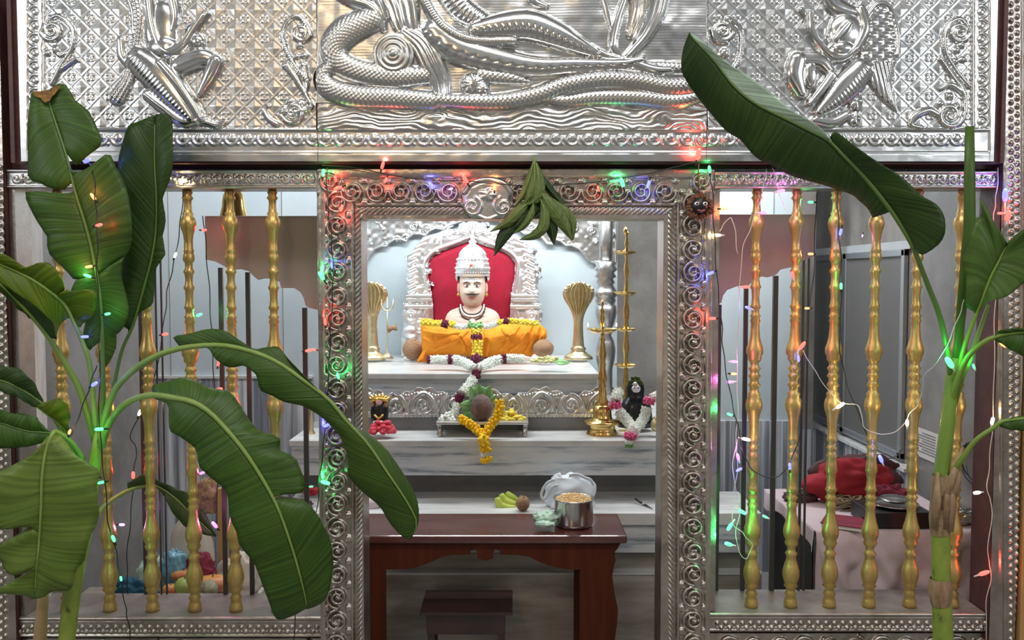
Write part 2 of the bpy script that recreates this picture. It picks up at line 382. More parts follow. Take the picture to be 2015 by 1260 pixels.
# ---------------------------------------------------------------- relief canvas (height maps for beaten silver)
def vnoise(X, Y, sc, seed):
    r = np.random.RandomState(seed).rand(64, 64)
    x = X / sc; y = Y / sc
    i = np.floor(x).astype(int); j = np.floor(y).astype(int)
    fx = x - i; fy = y - j
    fx = fx * fx * (3 - 2 * fx); fy = fy * fy * (3 - 2 * fy)
    a = r[j % 64, i % 64]; b = r[j % 64, (i + 1) % 64]; c = r[(j + 1) % 64, i % 64]; d = r[(j + 1) % 64, (i + 1) % 64]
    return (a * (1 - fx) + b * fx) * (1 - fy) + (c * (1 - fx) + d * fx) * fy
class Canvas:
    def __init__(s, x0, y0, x1, y1, res=1.0):
        s.x0, s.y0, s.res = x0, y0, res
        s.w = int((x1 - x0) * res) + 1; s.h = int((y1 - y0) * res) + 1
        s.X, s.Y = np.meshgrid(x0 + np.arange(s.w) / res, y0 + np.arange(s.h) / res)
        s.H = np.zeros((s.h, s.w)); s.I = np.zeros((s.h, s.w), int)
    def stroke(s, pts, r, h, base=0, id=0, ribs=None, scales=None, lines=None, step=1.2, power=0.5):
        """ribs=(period px, depth), scales=(size px, depth), lines=(count, depth)"""
        k = len(pts)
        rr = list(r) if hasattr(r, '__len__') else [r] * k
        if len(rr) != k: rr = list(np.interp(np.linspace(0, 1, k), np.linspace(0, 1, len(rr)), rr))
        A = [(p[0], p[1], q) for p, q in zip(pts, rr)]
        L = sum(math.hypot(A[i + 1][0] - A[i][0], A[i + 1][1] - A[i][1]) for i in range(k - 1))
        n = max(4, int(L / step)); C = cat(A, n)
        T = np.gradient(C[:, :2], axis=0); ln = np.hypot(T[:, 0], T[:, 1]) + 1e-9
        S = np.concatenate([[0], np.cumsum(np.hypot(np.diff(C[:, 0]), np.diff(C[:, 1])))])
        T = T / ln[:, None]
        best = np.full(s.H.shape, 9.0); SS = np.zeros(s.H.shape); LL = np.zeros(s.H.shape); RR = np.ones(s.H.shape)
        for (x, y, q), t, sv in zip(C, T, S):
            q = max(q, 0.6)
            i0 = int((x - q - 1 - s.x0) * s.res); i1 = int((x + q + 2 - s.x0) * s.res) + 1
            j0 = int((y - q - 1 - s.y0) * s.res); j1 = int((y + q + 2 - s.y0) * s.res) + 1
            i0 = max(i0, 0); j0 = max(j0, 0); i1 = min(i1, s.w); j1 = min(j1, s.h)
            if i0 >= i1 or j0 >= j1: continue
            X = s.X[j0:j1, i0:i1] - x; Y = s.Y[j0:j1, i0:i1] - y
            dd = np.hypot(X, Y) / q
            m = dd < best[j0:j1, i0:i1]
            best[j0:j1, i0:i1][m] = dd[m]
            al = X * t[0] + Y * t[1]
            SS[j0:j1, i0:i1][m] = (sv + al)[m]
            LL[j0:j1, i0:i1][m] = ((X * -t[1] + Y * t[0]) / q)[m]
            RR[j0:j1, i0:i1][m] = q
        m = best < 1
        pr = np.zeros(s.H.shape); pr[m] = (1 - best[m] ** 2) ** power
        hh = base + h * pr * (0.4 + 0.6 * RR / max(max(rr), 1e-6))
        if ribs:
            sd = ribs[2] if len(ribs) > 2 else 0
            wgt = 1.0 if sd == 0 else np.clip(LL * sd * 2.2 + 0.1, 0, 1)
            hh = hh + ribs[1] * (np.abs(np.sin(SS * math.pi / ribs[0] + LL * 0.8)) - 0.5) * pr * wgt
        if lines: hh = hh + lines[1] * np.cos(LL * math.pi * lines[0]) * pr
        if scales:
            a = SS / scales[0]; b = LL * RR / scales[0]
            hh = hh + scales[1] * (np.abs(np.sin((a + b) * math.pi * 0.7)) * np.abs(np.sin((a - b) * math.pi * 0.7))) * pr
        u = m & (hh > s.H)
        s.H[u] = hh[u]
        if id: s.I[m & (hh >= s.H - 1e-6)] = id
    def ell(s, cx, cy, rx, ry, h, base=0, id=0, rings=None, petals=None, ang=0):
        X = s.X - cx; Y = s.Y - cy
        c, q = math.cos(ang), math.sin(ang)
        U = (X * c + Y * q) / rx; V = (-X * q + Y * c) / ry
        R = np.hypot(U, V); m = R < 1
        hh = base + h * np.sqrt(np.clip(1 - R ** 2, 0, 1))
        if rings: hh = hh + rings[1] * np.cos(R * rings[0] * 2 * math.pi)
        if petals: hh = hh + petals[1] * np.cos(np.arctan2(V, U) * petals[0]) * R
        u = m & (hh > s.H); s.H[u] = hh[u]
        if id: s.I[u] = id
    def spiral(s, cx, cy, r0, a0, turns, wd, h, base=0, id=0, sgn=1, r1=2, tail=None):
        n = max(8, int(abs(turns) * 14)); pts = []
        for i in range(n + 1):
            t = i / n; r = r0 + (r1 - r0) * t; a = a0 + sgn * turns * 2 * math.pi * t
            pts.append((cx + r * math.cos(a), cy + r * math.sin(a)))
        if tail: pts = list(tail) + pts
        s.stroke(pts, [wd] * (len(pts) - 2) + [wd * 1.1, wd * 1.3], h, base, id)
    def poly(s, pts):
        """signed distance (approx, px): positive inside"""
        pts = np.array(pts, float); X, Y = s.X, s.Y
        ins = np.zeros(X.shape, bool); D = np.full(X.shape, 1e9)
        for (x1, y1), (x2, y2) in zip(pts, np.roll(pts, -1, axis=0)):
            c = ((y1 > Y) != (y2 > Y))
            with np.errstate(divide='ignore', invalid='ignore'):
                xi = (x2 - x1) * (Y - y1) / (y2 - y1 + 1e-12) + x1
            ins ^= c & (X < xi)
            dx, dy = x2 - x1, y2 - y1; l2 = dx * dx + dy * dy + 1e-9
            t = np.clip(((X - x1) * dx + (Y - y1) * dy) / l2, 0, 1)
            D = np.minimum(D, np.hypot(X - x1 - t * dx, Y - y1 - t * dy))
        return np.where(ins, D, -D)
    def sample(s, A, px, py):
        x = np.clip((px - s.x0) * s.res, 0, s.w - 1.001); y = np.clip((py - s.y0) * s.res, 0, s.h - 1.001)
        i = x.astype(int); j = y.astype(int); fx = x - i; fy = y - j
        return (A[j, i] * (1 - fx) + A[j, i + 1] * fx) * (1 - fy) + (A[j + 1, i] * (1 - fx) + A[j + 1, i + 1] * fx) * fy

def sheet(cv, d, x0, x1, z0, z1, step, m, parent, names, mask=None, thick=0.0, hs=1.0, own=None):
    """relief sheet as real geometry. names: {id: (part name, material or None)}; own: use first as given object name w/o parent"""
    nx = max(2, int((x1 - x0) / step) + 1); nz = max(2, int((z1 - z0) / step) + 1)
    xs = np.linspace(x0, x1, nx); zs = np.linspace(z0, z1, nz)
    GX, GZ = np.meshgrid(xs, zs)
    PX_, PY_ = inv(GX, d, GZ)
    H = cv.sample(cv.H, PX_, PY_) * M(d) * hs
    V = np.stack([GX, (d - D0) - H, GZ], -1).reshape(-1, 3)
    idx = np.arange(nx * nz).reshape(nz, nx)
    Q = np.stack([idx[:-1, :-1], idx[:-1, 1:], idx[1:, 1:], idx[1:, :-1]], -1).reshape(-1, 4)
    cxp = (PX_[:-1, :-1] + PX_[1:, 1:]).ravel() / 2; cyp = (PY_[:-1, :-1] + PY_[1:, 1:]).ravel() / 2
    ii = np.clip(((cxp - cv.x0) * cv.res).round().astype(int), 0, cv.w - 1); jj = np.clip(((cyp - cv.y0) * cv.res).round().astype(int), 0, cv.h - 1)
    ID = cv.I[jj, ii]
    keep = np.ones(len(Q), bool)
    if mask is not None: keep = mask[jj, ii]
    out = []
    for k, (nm, mm) in names.items():
        q = Q[keep & (ID == k)]
        if not len(q): continue
        u, r = np.unique(q, return_inverse=True)
        me = bpy.data.meshes.new(nm)
        me.vertices.add(len(u)); me.vertices.foreach_set('co', V[u].ravel())
        me.loops.add(q.size); me.loops.foreach_set('vertex_index', r.ravel().astype(np.int32))
        me.polygons.add(len(q)); me.polygons.foreach_set('loop_start', np.arange(0, q.size, 4, dtype=np.int32))
        me.polygons.foreach_set('loop_total', np.full(len(q), 4, dtype=np.int32))
        me.update(calc_edges=True); me.validate()
        o = link(nm, me, mm or m, parent)
        if thick:
            sm = o.modifiers.new('thickness', 'SOLIDIFY'); sm.thickness = thick; sm.offset = -1
        out.append(o)
    return out

def lump(mb, c, r, seed=0, amp=0.25, freq=2.2, n=28, m=18, sub=1, fold=0.0):
    """soft crumpled body"""
    c = Vector(c); base = len(mb.v); k0 = len(mb.v)
    t = MB().ball((0, 0, 0), 1, n, m)
    vs = []
    for v in t.v:
        v = Vector(v)
        q = v * freq + Vector((seed * 7.3, seed * 3.1, seed))
        k = 1 + amp * noise.noise(q) + amp * 0.5 * noise.noise(q * 2.3)
        if fold: k += fold * abs(noise.noise(q * 1.7 + Vector((9, 2, 4))))
        v = v * k
        vs.append(c + Vector((v.x * r[0], v.y * r[1], max(v.z, -0.75) * r[2])))
    mb.add(vs, t.f)
    return mb

# ================================================================ ROOM SHELL
def S(o): return struct(o)
XL, XR = -1.66, 1.66
S(boxo('floor', (-3.2, -3.4, -0.05), (3.2, 3.6, 0.0), 'floor_stone'))
S(boxo('ceiling', (-2.0, 0.16, 2.5), (2.0, 3.4, 2.56), 'plaster'))
yb_l = 4.02 - D0; yb_c = 4.80 - D0; yb_r = 5.65 - D0
# left bay back wall: plain marble above, striped wainscot below
zw = Zat(742, 4.02)
S(boxo('wall_back_left', (XL, yb_l, zw), (-0.93, yb_l + 0.06, 2.5), 'marble_blue'))
S(boxo('wall_wainscot_left', (XL, yb_l - 0.012, 0), (-0.93, yb_l + 0.06, zw), 'marble_wainscot'))
S(boxo('trim_1', (XL, yb_l - 0.018, zw - 0.006), (-0.93, yb_l, zw + 0.006), 'marble_top'))
S(boxo('wall_niche_left', (-0.93, yb_l, 0), (-0.90, yb_c, 2.5), 'marble_blue'))
S(boxo('wall_back_centre', (-0.93, yb_c, 0), (0.585, yb_c + 0.06, 2.5), 'marble_blue'))
S(boxo('wall_back_grey_stone', (0.585, yb_c, 0), (1.02, yb_c + 0.06, 2.5), 'stone_grey'))  # grey stone stretch of the back wall, right of the column
S(boxo('wall_niche_right', (1.0, yb_c, 0), (1.02, yb_r, 2.5), 'stone_panel'))
S(boxo('wall_back_right', (1.0, yb_r, 0), (XR, yb_r + 0.06, 2.5), 'stone_panel'))
S(boxo('wall_left', (XL - 0.06, 0.17, 0), (XL, yb_l + 0.05, 2.5), 'stone_grey'))
S(boxo('wall_right', (XR, 0.17, 0), (XR + 0.06, yb_r + 0.05, 2.5), 'stone_grey'))
# vertical joints of the left bay marble and the side wall panels
for n_, px in enumerate((333, 556)):
    x = Xat(px, 4.02)
    S(boxo('trim_%d' % (2 + n_), (x - 0.0015, yb_l - 0.0015, zw), (x + 0.0015, yb_l, 2.45), 'stone_grey'))
# free standing marble slab panel seen through the right bay (light grey), with joint lines
ypr = 4.35 - D0
S(boxo('wall_panel_right', (Xat(1395, 4.35), ypr, Zat(862, 4.35)), (Xat(1574, 4.35), ypr + 0.04, 2.4), 'marble_blue'))
S(boxo('wall_wainscot_right', (Xat(1395, 4.35), ypr - 0.01, 0), (Xat(1600, 4.35), ypr + 0.05, Zat(828, 4.35)), 'marble_wainscot'))
S(boxo('trim_4', (Xat(1520, 4.35), ypr - 0.002, Zat(828, 4.35)), (Xat(1521.5, 4.35), ypr, 2.4), 'stone_grey'))
S(boxo('trim_5', (Xat(1574, 4.2), ypr - 0.15, Zat(845, 4.2)), (Xat(1604, 4.2), ypr - 0.10, 2.4), 'stone_grey'))
# wainscot of the right wall under the window
S(boxo('wall_wainscot_side', (XR - 0.02, 0.9, 0), (XR, yb_r, 0.70), 'marble_wainscot'))
S(boxo('trim_6', (XR - 0.05, 0.9, 0.70), (XR, yb_r, 0.715), 'marble_top'))
# sliding window on the right wall
wy0 = 3.62 - D0; wy1 = 4.78 - D0; wz0 = 0.73; wz1 = Zat(497, 4.1)
wf = MB()
for a, b in (((wy0, wz0), (wy1, wz0 + 0.03)), ((wy0, wz1 - 0.03), (wy1, wz1)), ((wy0, wz0), (wy0 + 0.03, wz1)), ((wy1 - 0.05, wz0), (wy1, wz1)),
             (((wy0 + wy1) / 2 + 0.05, wz0), ((wy0 + wy1) / 2 + 0.09, wz1))):
    wf.box((XR - 0.022, a[0], a[1]), (XR + 0.0, b[0], b[1]))
win = S(wf.build('window_1', 'aluminium', smooth=False, bevel=0.004))
gp = boxo('pane', (XR - 0.012, wy0 + 0.02, wz0 + 0.02), (XR - 0.006, wy1 - 0.03, wz1 - 0.03), 'glass_dark', win)
S(boxo('trim_7', (XR - 0.02, wy0 - 0.05, wz1), (XR, wy1 + 0.05, wz1 + 0.035), 'stone_panel'))
# wall above the screen and the outer ends
S(boxo('wall_upper', (-2.0, 0.03, Zat(333, 2.65)), (2.0, 0.16, 2.56), 'wood_maroon'))
S(boxo('wall_outer_left', (-2.4, 0.0, 0), (Xat(-25, D0), 0.16, 2.56), 'plaster'))
S(boxo('wall_outer_right', (Xat(2016, D0), -0.03, 0), (2.4, 0.16, 2.56), 'wood_golden'))

# ================================================================ STEPPED MARBLE PLATFORM
def slab(name, x0, x1, d0, d1, ztop, zbot, label, edge=0.018, mface='marble_streaked'):
    t = thing(name, label, 'platform', ((x0 + x1) / 2, d0 - D0, zbot))
    L = Vector(t.location)
    b = MB().box((x0 + 0.008, d0 - D0 + 0.012, zbot), (x1 - 0.008, d1 - D0, ztop - edge)); b.v = [tuple(Vector(v) - L) for v in b.v]
    b.build('riser', mface, t, smooth=False)
    b = MB().box((x0, d0 - D0, ztop - edge), (x1, d1 - D0, ztop)); b.v = [tuple(Vector(v) - L) for v in b.v]
    b.build('top_slab', 'marble_top', t, smooth=False, bevel=0.004)
    return t
Z1 = Zat(735, 3.85); Z2 = Zat(867, 3.55); Z3 = Zat(1010, 3.35)
slab('marble_platform', -0.86, Xat(1180, 3.85), 3.85, 4.795, Z1, Z2, 'grey-veined white marble platform carrying the crowned idol and throne', 0.028)
slab('marble_platform', -0.925, 0.80, 3.55, 4.795, Z2, Zat(937, 3.55), 'wide middle marble ledge carrying the brass lamps and black idol', 0.026)
slab('marble_platform', -0.925, 0.98, 3.35, 3.695, Z3, Zat(1090, 3.35), 'lowest white marble step behind the red wooden table', 0.05)
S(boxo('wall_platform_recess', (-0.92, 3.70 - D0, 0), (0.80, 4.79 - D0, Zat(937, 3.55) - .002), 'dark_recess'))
S(boxo('wall_platform_base', (-0.92, 3.42 - D0, 0), (0.97, 3.70 - D0, Zat(1090, 3.35) - .022), 'marble_brown'))
S(boxo('wall_platform_plinth', (-0.92, 3.37 - D0, 0), (0.99, 3.42 - D0, Zat(1131, 3.37)), 'marble_brown'))
boxo_r = S(boxo('trim_8', (-0.92, 3.365 - D0, Zat(1131, 3.37)), (0.99, 3.42 - D0, Zat(1127, 3.37)), 'marble_top'))

# ================================================================ UPPER SILVER RELIEF PANELS
DP = 2.555
cvU = Canvas(25, -45, 1975, 325, 0.8)
X, Y = cvU.X, cvU.Y
H = cvU.H
side = (X < 624) | (X > 1392)
# diamond lattice ground of the side panels
p_ = 38.0
xx = np.where(X < 700, X - 45, X - 1392)
u_ = (xx + Y) / p_; v_ = (xx - Y) / p_
iu = np.floor(u_); iv = np.floor(v_); fu = u_ - iu - .5; fv = v_ - iv - .5
mxx = np.maximum(np.abs(fu), np.abs(fv))
pyr = np.clip(0.40 - mxx, 0, 1) * 6.0
rr_ = np.hypot(fu, fv); an = np.arctan2(fv, fu)
flo = np.clip(1 - np.abs(rr_ - 0.22 - 0.05 * np.cos(4 * an)) / 0.13, 0, 1) * 2.3 * (0.6 + 0.4 * np.cos(4 * an)) + np.clip(1 - rr_ / 0.09, 0, 1) * 2
line = np.clip(1 - np.abs(mxx - 0.47) / 0.045, 0, 1) * 1.3
lat = np.where((iu - iv) % 2 == 0, flo, pyr) + line
# ground of the middle panel: fine hatching, then water below the serpent
hat = 0.7 * np.sin(Y * 1.9 + 2 * vnoise(X, Y, 40, 3)) * (0.4 + vnoise(X, Y, 60, 5)) + 7 * vnoise(X, Y, 55, 8) + 2.2 * vnoise(X, Y, 16, 9)
wat = 1.7 * np.sin((Y + 4 * np.sin(X / 26.0) + 26 * vnoise(X, Y * 2, 50, 11) + 7 * vnoise(X, Y * 2, 17, 14)) * 2 * np.pi / 9.5) * (0.35 + vnoise(X, Y * 3, 45, 12)) + 8 * vnoise(X, Y * 1.5, 40, 13)
mid = np.where(Y > 203, wat, hat)
H[:] = np.where(side, lat, mid) + 1.6 * vnoise(X, Y, 30, 21)
# margins
marg = (Y > 256) | (side & ((X < 82) | (X > 1918)))
H[marg] = 0.5 + 1.0 * vnoise(X, Y, 20, 4)[marg]
def beadY(cv, y0, y1, h, x0=-1e9, x1=1e9):
    t = np.clip((cv.Y - y0) / (y1 - y0), 0, 1); m = (cv.Y > y0) & (cv.Y < y1) & (cv.X >= x0) & (cv.X <= x1)
    b = h * np.sqrt(np.clip(1 - (2 * t - 1) ** 2, 0, 1)); cv.H[m] = np.maximum(cv.H[m], b[m])
def beadX(cv, x0, x1, h, y0=-1e9, y1=1e9):
    t = np.clip((cv.X - x0) / (x1 - x0), 0, 1); m = (cv.X > x0) & (cv.X < x1) & (cv.Y >= y0) & (cv.Y <= y1)
    b = h * np.sqrt(np.clip(1 - (2 * t - 1) ** 2, 0, 1)); cv.H[m] = np.maximum(cv.H[m], b[m])
beadY(cvU, 252, 259, 4); beadY(cvU, 298, 303, 4)
cvU.H[(Y > 303)] = 3 + 2.5 * vnoise(X, Y, 26, 44)[Y > 303]
beadX(cvU, 84, 89, 4, -50, 255) ; beadX(cvU, 1911, 1917, 4, -50, 255)
cvU.H[(X < 56) | (X > 1945)] = 4
def scallop(cv, cx, cy, r, ax, id):
    """hanging shell: ring open towards the inner side"""
    a0 = {'d': -0.15, 'l': math.pi / 2 - 0.1, 'r': -math.pi / 2 - 0.1}[ax]
    pts = [(cx + r * math.cos(a0 + k * (math.pi + 0.3) / 10), cy + r * math.sin(a0 + k * (math.pi + 0.3) / 10)) for k in range(11)]
    cv.stroke(pts, 2.6, 4.5, 1, id)
    cv.ell(cx, cy, r * 0.62, r * 0.62, 4, 1, id, petals=(6, 1.2))
    cv.ell(cx + (r if ax == 'd' else 0), cy + (r * .9 if ax == 'd' else r), 3.2, 3.2, 4, 1, id)
x = 640
while x < 1392:
    scallop(cvU, x, 272, 13.5, 'd', 4); x += 32.4
for a, b in ((72, 620), (1402, 1912)):
    x = a
    while x < b:
        scallop(cvU, x, 272, 13, 'd', 4); x += 32
y = -30
while y < 250:
    scallop(cvU, 69, y, 11, 'l', 4); scallop(cvU, 1931, y, 11, 'r', 4); y += 27
cvU.I[(Y > 256) | (side & ((X < 82) | (X > 1918)))] = 4
# --- acanthus scrolls in the side panels (id 3)
def scroll(cx, cy, r, sg, tail, n=1.9):
    cvU.spiral(cx, cy, r, 0 if sg > 0 else math.pi, n, 4.6, 9, 3, 3, sg, 3, tail=tail)
SID = 3
scroll(104, 62, 20, -1, [(104, 165), (122, 130), (143, 95), (146, 62), (128, 38), (108, 34)])
cvU.stroke([(142, 100), (120, 110), (112, 100)], [4, 3, 2], 7, 3, 3); cvU.stroke([(125, 135), (150, 118), (158, 122)], [5, 4, 2], 7, 3, 3)
cvU.ell(112, 98, 8, 8, 7, 3, 3); cvU.ell(95, 105, 6, 6, 6, 3, 3)
scroll(594, 66, 17, 1, [(606, 160), (580, 128), (563, 95), (558, 62), (572, 38), (592, 36)])
scroll(578, 222, 24, -1, [(566, 128), (586, 158), (604, 190), (610, 215)], 1.5)
cvU.stroke([(545, 245), (530, 235), (520, 215), (530, 208)], [6, 5, 4, 3], 8, 3, 3)
cvU.stroke([(560, 130), (580, 150), (600, 185)], [5, 7, 4], 8, 3, 3); cvU.stroke([(600, 130), (606, 160), (604, 178)], [6, 5, 3], 7, 3, 3)
for q in ((590, 90), (600, 110), (585, 112), (596, 128), (560, 215), (572, 200), (590, 205)): cvU.ell(q[0], q[1], 7, 6, 7, 3, 3)
scroll(1422, 62, 20, 1, [(1432, 150), (1452, 120), (1458, 80), (1452, 52), (1430, 38)])
cvU.ell(1425, 105, 9, 10, 7, 3, 3); cvU.stroke([(1400, 60), (1408, 80), (1430, 85)], [4, 5, 3], 8, 3, 3)
scroll(1886, 64, 20, 1, [(1905, 170), (1880, 140), (1860, 105), (1856, 70), (1868, 46), (1890, 40)])
scroll(1868, 226, 27, 1, [(1850, 118), (1872, 150), (1893, 180), (1898, 215)], 1.6)
cvU.stroke([(1842, 225), (1825, 218), (1800, 228), (1792, 246), (1812, 252)], [6, 7, 7, 5, 4], 8, 3, 3)
cvU.stroke([(1892, 182), (1870, 168), (1850, 175)], [5, 6, 4], 8, 3, 3)
for q in ((1880, 100), (1892, 118), (1878, 122), (1890, 90), (1850, 205), (1880, 210), (1868, 190)): cvU.ell(q[0], q[1], 7, 6, 7, 3, 3)
# --- kneeling figure on the left panel (id 2)
K = cvU.stroke
K([(246, -20), (262, 20), (264, 60), (268, 100)], [4, 5, 4, 3], 5, 3, 2)
K([(262, -20), (272, 30), (268, 80), (260, 120)], [7, 7, 6, 4], 6, 3, 2, ribs=(8, 1.5))
cvU.ell(318, 60, 34, 56, 15, 2, 2); cvU.ell(322, 95, 30, 26, 20, 3, 2)
K([(298, 5), (303, 45), (315, 85), (336, 105), (362, 92), (382, 62), (402, 32)], [11, 10, 10, 12, 11, 8, 5], 18, 6, 2)
K([(340, -10), (348, 30), (342, 60)], [12, 10, 7], 14, 4, 2); K([(372, 58), (395, 45), (410, 28)], [7, 6, 4], 12, 6, 2)
cvU.ell(391, 84, 15, 17, 17, 4, 2)
K([(345, 118), (360, 122), (372, 112)], [10, 8, 5], 12, 8, 2, ribs=(6, 1.5))
K([(275, 118), (305, 145), (340, 185), (378, 232)], [26, 32, 27, 13], 26, 5, 2, ribs=(8, 2.6, 1))
K([(322, 128), (350, 160), (382, 205), (400, 236)], [10, 11, 9, 6], 14, 18, 2)
K([(355, 132), (395, 116), (424, 122)], [20, 21, 15], 20, 5, 2)
K([(428, 122), (415, 150), (396, 186)], [14, 13, 7], 20, 7, 2)
K([(290, 188), (325, 215), (360, 240), (388, 240)], [9, 11, 11, 8], 14, 5, 2)
K([(262, 128), (252, 160), (232, 192)], [10, 12, 16], 10, 3, 2, ribs=(6, 2), lines=(4, 2))
K([(238, 80), (242, 110), (256, 132)], [8, 9, 7], 8, 3, 2); K([(400, 240), (430, 248), (445, 240)], [8, 7, 4], 8, 3, 2)
# --- winged kneeling figure on the right panel (id 2)
W_ = cvU.poly([(1700, 20), (1718, 4), (1742, 8), (1758, 30), (1765, 70), (1762, 120), (1752, 165), (1764, 222), (1735, 200), (1708, 165), (1690, 120), (1688, 60)])
m_w = W_ > 0
fe = np.where(Y < 125, 2.6 * np.abs(np.sin((X - 1690) / 7.5 + (Y // 13) * 1.6)) * np.abs(np.sin(Y * np.pi / 13)) , 2.6 * np.abs(np.sin((X - 1690 - (Y - 120) * 0.25) * np.pi / 8)))
hh = 4 + 9 * np.clip(W_ / 16, 0, 1) ** .5 + fe
u = m_w & (hh > cvU.H); cvU.H[u] = hh[u]; cvU.I[m_w] = 2
K([(1697, 40), (1722, 10), (1748, 16), (1762, 60), (1763, 110)], [4, 5, 4, 4, 3], 5, 12, 2)
cvU.ell(1662, 66, 34, 42, 20, 4, 2); cvU.ell(1655, 98, 26, 20, 22, 4, 2)
K([(1625, -20), (1640, 10), (1665, 22), (1690, 28)], [16, 18, 14, 9], 16, 5, 2); K([(1690, 20), (1698, 60), (1680, 100)], [10, 12, 9], 18, 8, 2)
K([(1590, 30), (1594, 62), (1612, 92), (1640, 116), (1668, 108), (1690, 80)], [7, 8, 8, 9, 9, 8], 16, 8, 2)
K([(1575, 20), (1592, 45), (1598, 75)], [5, 6, 4], 8, 4, 2); K([(1640, 80), (1655, 62), (1664, 50)], [7, 8, 6], 9, 22, 2)
K([(1568, 120), (1563, 150), (1575, 185)], [19, 20, 12], 20, 5, 2); K([(1580, 118), (1612, 122), (1630, 140)], [14, 15, 12], 16, 5, 2)
cvU.ell(1592, 150, 12, 26, 8, 14, 2)
K([(1690, 140), (1668, 165), (1640, 195), (1610, 222)], [26, 29, 22, 12], 26, 6, 2, ribs=(8, 3, -1))
K([(1632, 150), (1610, 180), (1590, 205)], [9, 9, 6], 12, 14, 2, lines=(3, 1.5))
K([(1600, 238), (1635, 242), (1665, 228)], [8, 11, 10], 15, 5, 2); cvU.ell(1682, 200, 14, 22, 7, 4, 2, petals=(5, 3)); cvU.ell(1680, 235, 12, 14, 7, 4, 2, petals=(5, 3))
# --- middle panel: coiled serpent (id 5) under a reclining figure (id 2)
K([(735, 40), (685, 62), (660, 92), (668, 122), (710, 142), (770, 152), (842, 150)], [26, 31, 29, 25, 24, 23, 18], 24, 4, 5, scales=(6.5, 2.4))
K([(655, 128), (636, 152), (652, 176), (700, 190), (770, 194), (850, 200)], [12, 18, 22, 23, 22, 19], 22, 6, 5, scales=(6.5, 2.4))
K([(1060, 192), (1110, 200), (1170, 193), (1250, 193), (1330, 200), (1400, 182)], [8, 13, 16, 17, 16, 12], 20, 3, 5, scales=(6, 1.8))
K([(860, 198), (930, 202), (1000, 200), (1060, 188), (1110, 170), (1180, 158), (1250, 160), (1320, 172), (1400, 165)], [14, 16, 18, 19, 19, 19, 19, 20, 19], 24, 6, 5, scales=(6.5, 2.4))
K([(950, 150), (1000, 155), (1040, 163)], [16, 14, 6], 16, 5, 5, scales=(7, 2.5))
K([(1120, 130), (1200, 140), (1300, 135), (1400, 140)], [10, 14, 14, 10], 12, 4, 5, scales=(6, 1.8))
cvU.ell(776, 110, 40, 42, 16, 14, 6, rings=(4, 2.2)); cvU.ell(776, 110, 9, 9, 10, 26, 6)
K([(640, -30), (690, 0), (728, 14), (748, 34), (756, 60)], [14, 15, 13, 12, 8], 20, 6, 2)
K([(770, -30), (790, 10), (800, 50), (812, 80)], [34, 34, 28, 18], 20, 5, 2, lines=(5, 2.0))
K([(730, -20), (748, 8), (760, 40)], [10, 10, 6], 12, 14, 2)
K([(800, 66), (830, 90), (852, 130), (868, 165), (872, 200)], [14, 22, 24, 20, 16], 20, 8, 2, lines=(5, 2.4))
K([(855, 66), (900, 98), (970, 118), (1050, 132), (1130, 130), (1220, 128), (1262, 120)], [28, 31, 28, 22, 17, 12, 8], 30, 6, 2, ribs=(24, 2.2, 1))
K([(880, -20), (910, 20), (950, 45)], [26, 26, 20], 20, 5, 2, ribs=(9, 4))
K([(935, 62), (985, 55), (1040, 52), (1090, 68), (1140, 92), (1172, 108)], [18, 27, 31, 27, 17, 9], 32, 8, 2, ribs=(13, 3.6, 1))
K([(830, -20), (850, 25), (880, 62), (930, 84), (1012, 86)], [7, 8, 8, 8, 6], 8, 30, 2, ribs=(5, 2))
K([(820, -30), (838, 20), (862, 56)], [4, 4, 4], 5, 24, 2, ribs=(4, 1.2))
K([(1160, 95), (1195, 112), (1225, 118)], [9, 8, 7], 14, 6, 2)
cvU.ell(932, 168, 26, 24, 15, 10, 2, petals=(11, 2.4)); cvU.ell(950, 178, 14, 12, 10, 16, 2, petals=(6, 2))
K([(1240, -30), (1225, 10), (1212, 50), (1205, 92), (1218, 112)], [8, 8, 9, 9, 6], 14, 5, 2); K([(1300, -20), (1290, 30), (1270, 72), (1235, 112)], [20, 18, 14, 9], 22, 6, 2, lines=(4, 1.8))
K([(1258, -20), (1252, 30), (1240, 70)], [18, 16, 10], 16, 4, 2, lines=(4, 1.8))
K([(1180, -20), (1192, 20), (1202, 60)], [7, 7, 6], 10, 4, 2); K([(1245, 126), (1285, 140), (1318, 140)], [10, 12, 8], 16, 8, 2)
K([(1040, -20), (1052, 5), (1075, 14)], [10, 10, 5], 10, 4, 2)
cvU.I[(Y > 203) & (np.abs(X - 1007) < 385) & (cvU.I == 0)] = 7
cvU.I[(cvU.I == 3) & (((X > 400) & (X < 700)) | (X > 1700))] = 8
grp = None
def panel(px0, px1, label, names):
    x0 = Xat(px0, DP, 200); x1 = Xat(px1, DP, 200); z0 = Zat(318, DP); z1 = Zat(-38, DP)
    t = thing('silver_relief_panel', label, 'relief panel')
    return t, sheet(cvU, DP, x0, x1, z0, z1, 0.00215, 'silver_sheet', t, names, hs=0.72)
t1, _ = panel(40, 624.5, 'embossed silver panel at left with kneeling figure on diamond lattice', {0: ('lattice_ground', None), 2: ('kneeling_figure', 'silver_polished'), 3: ('scroll_ornament', 'silver_polished'), 8: ('scroll_ornament', 'silver_polished'), 4: ('scalloped_border', None)})
t2, _ = panel(625.5, 1390, 'embossed silver centre panel with reclining figure on a coiled serpent', {0: ('hatched_ground', None), 7: ('water_waves', None), 2: ('reclining_figures', 'silver_polished'), 5: ('serpent_coils', 'silver_sheet'), 6: ('round_bolster', 'silver_sheet'), 3: ('scroll_ornament', None), 4: ('scalloped_border', None)})
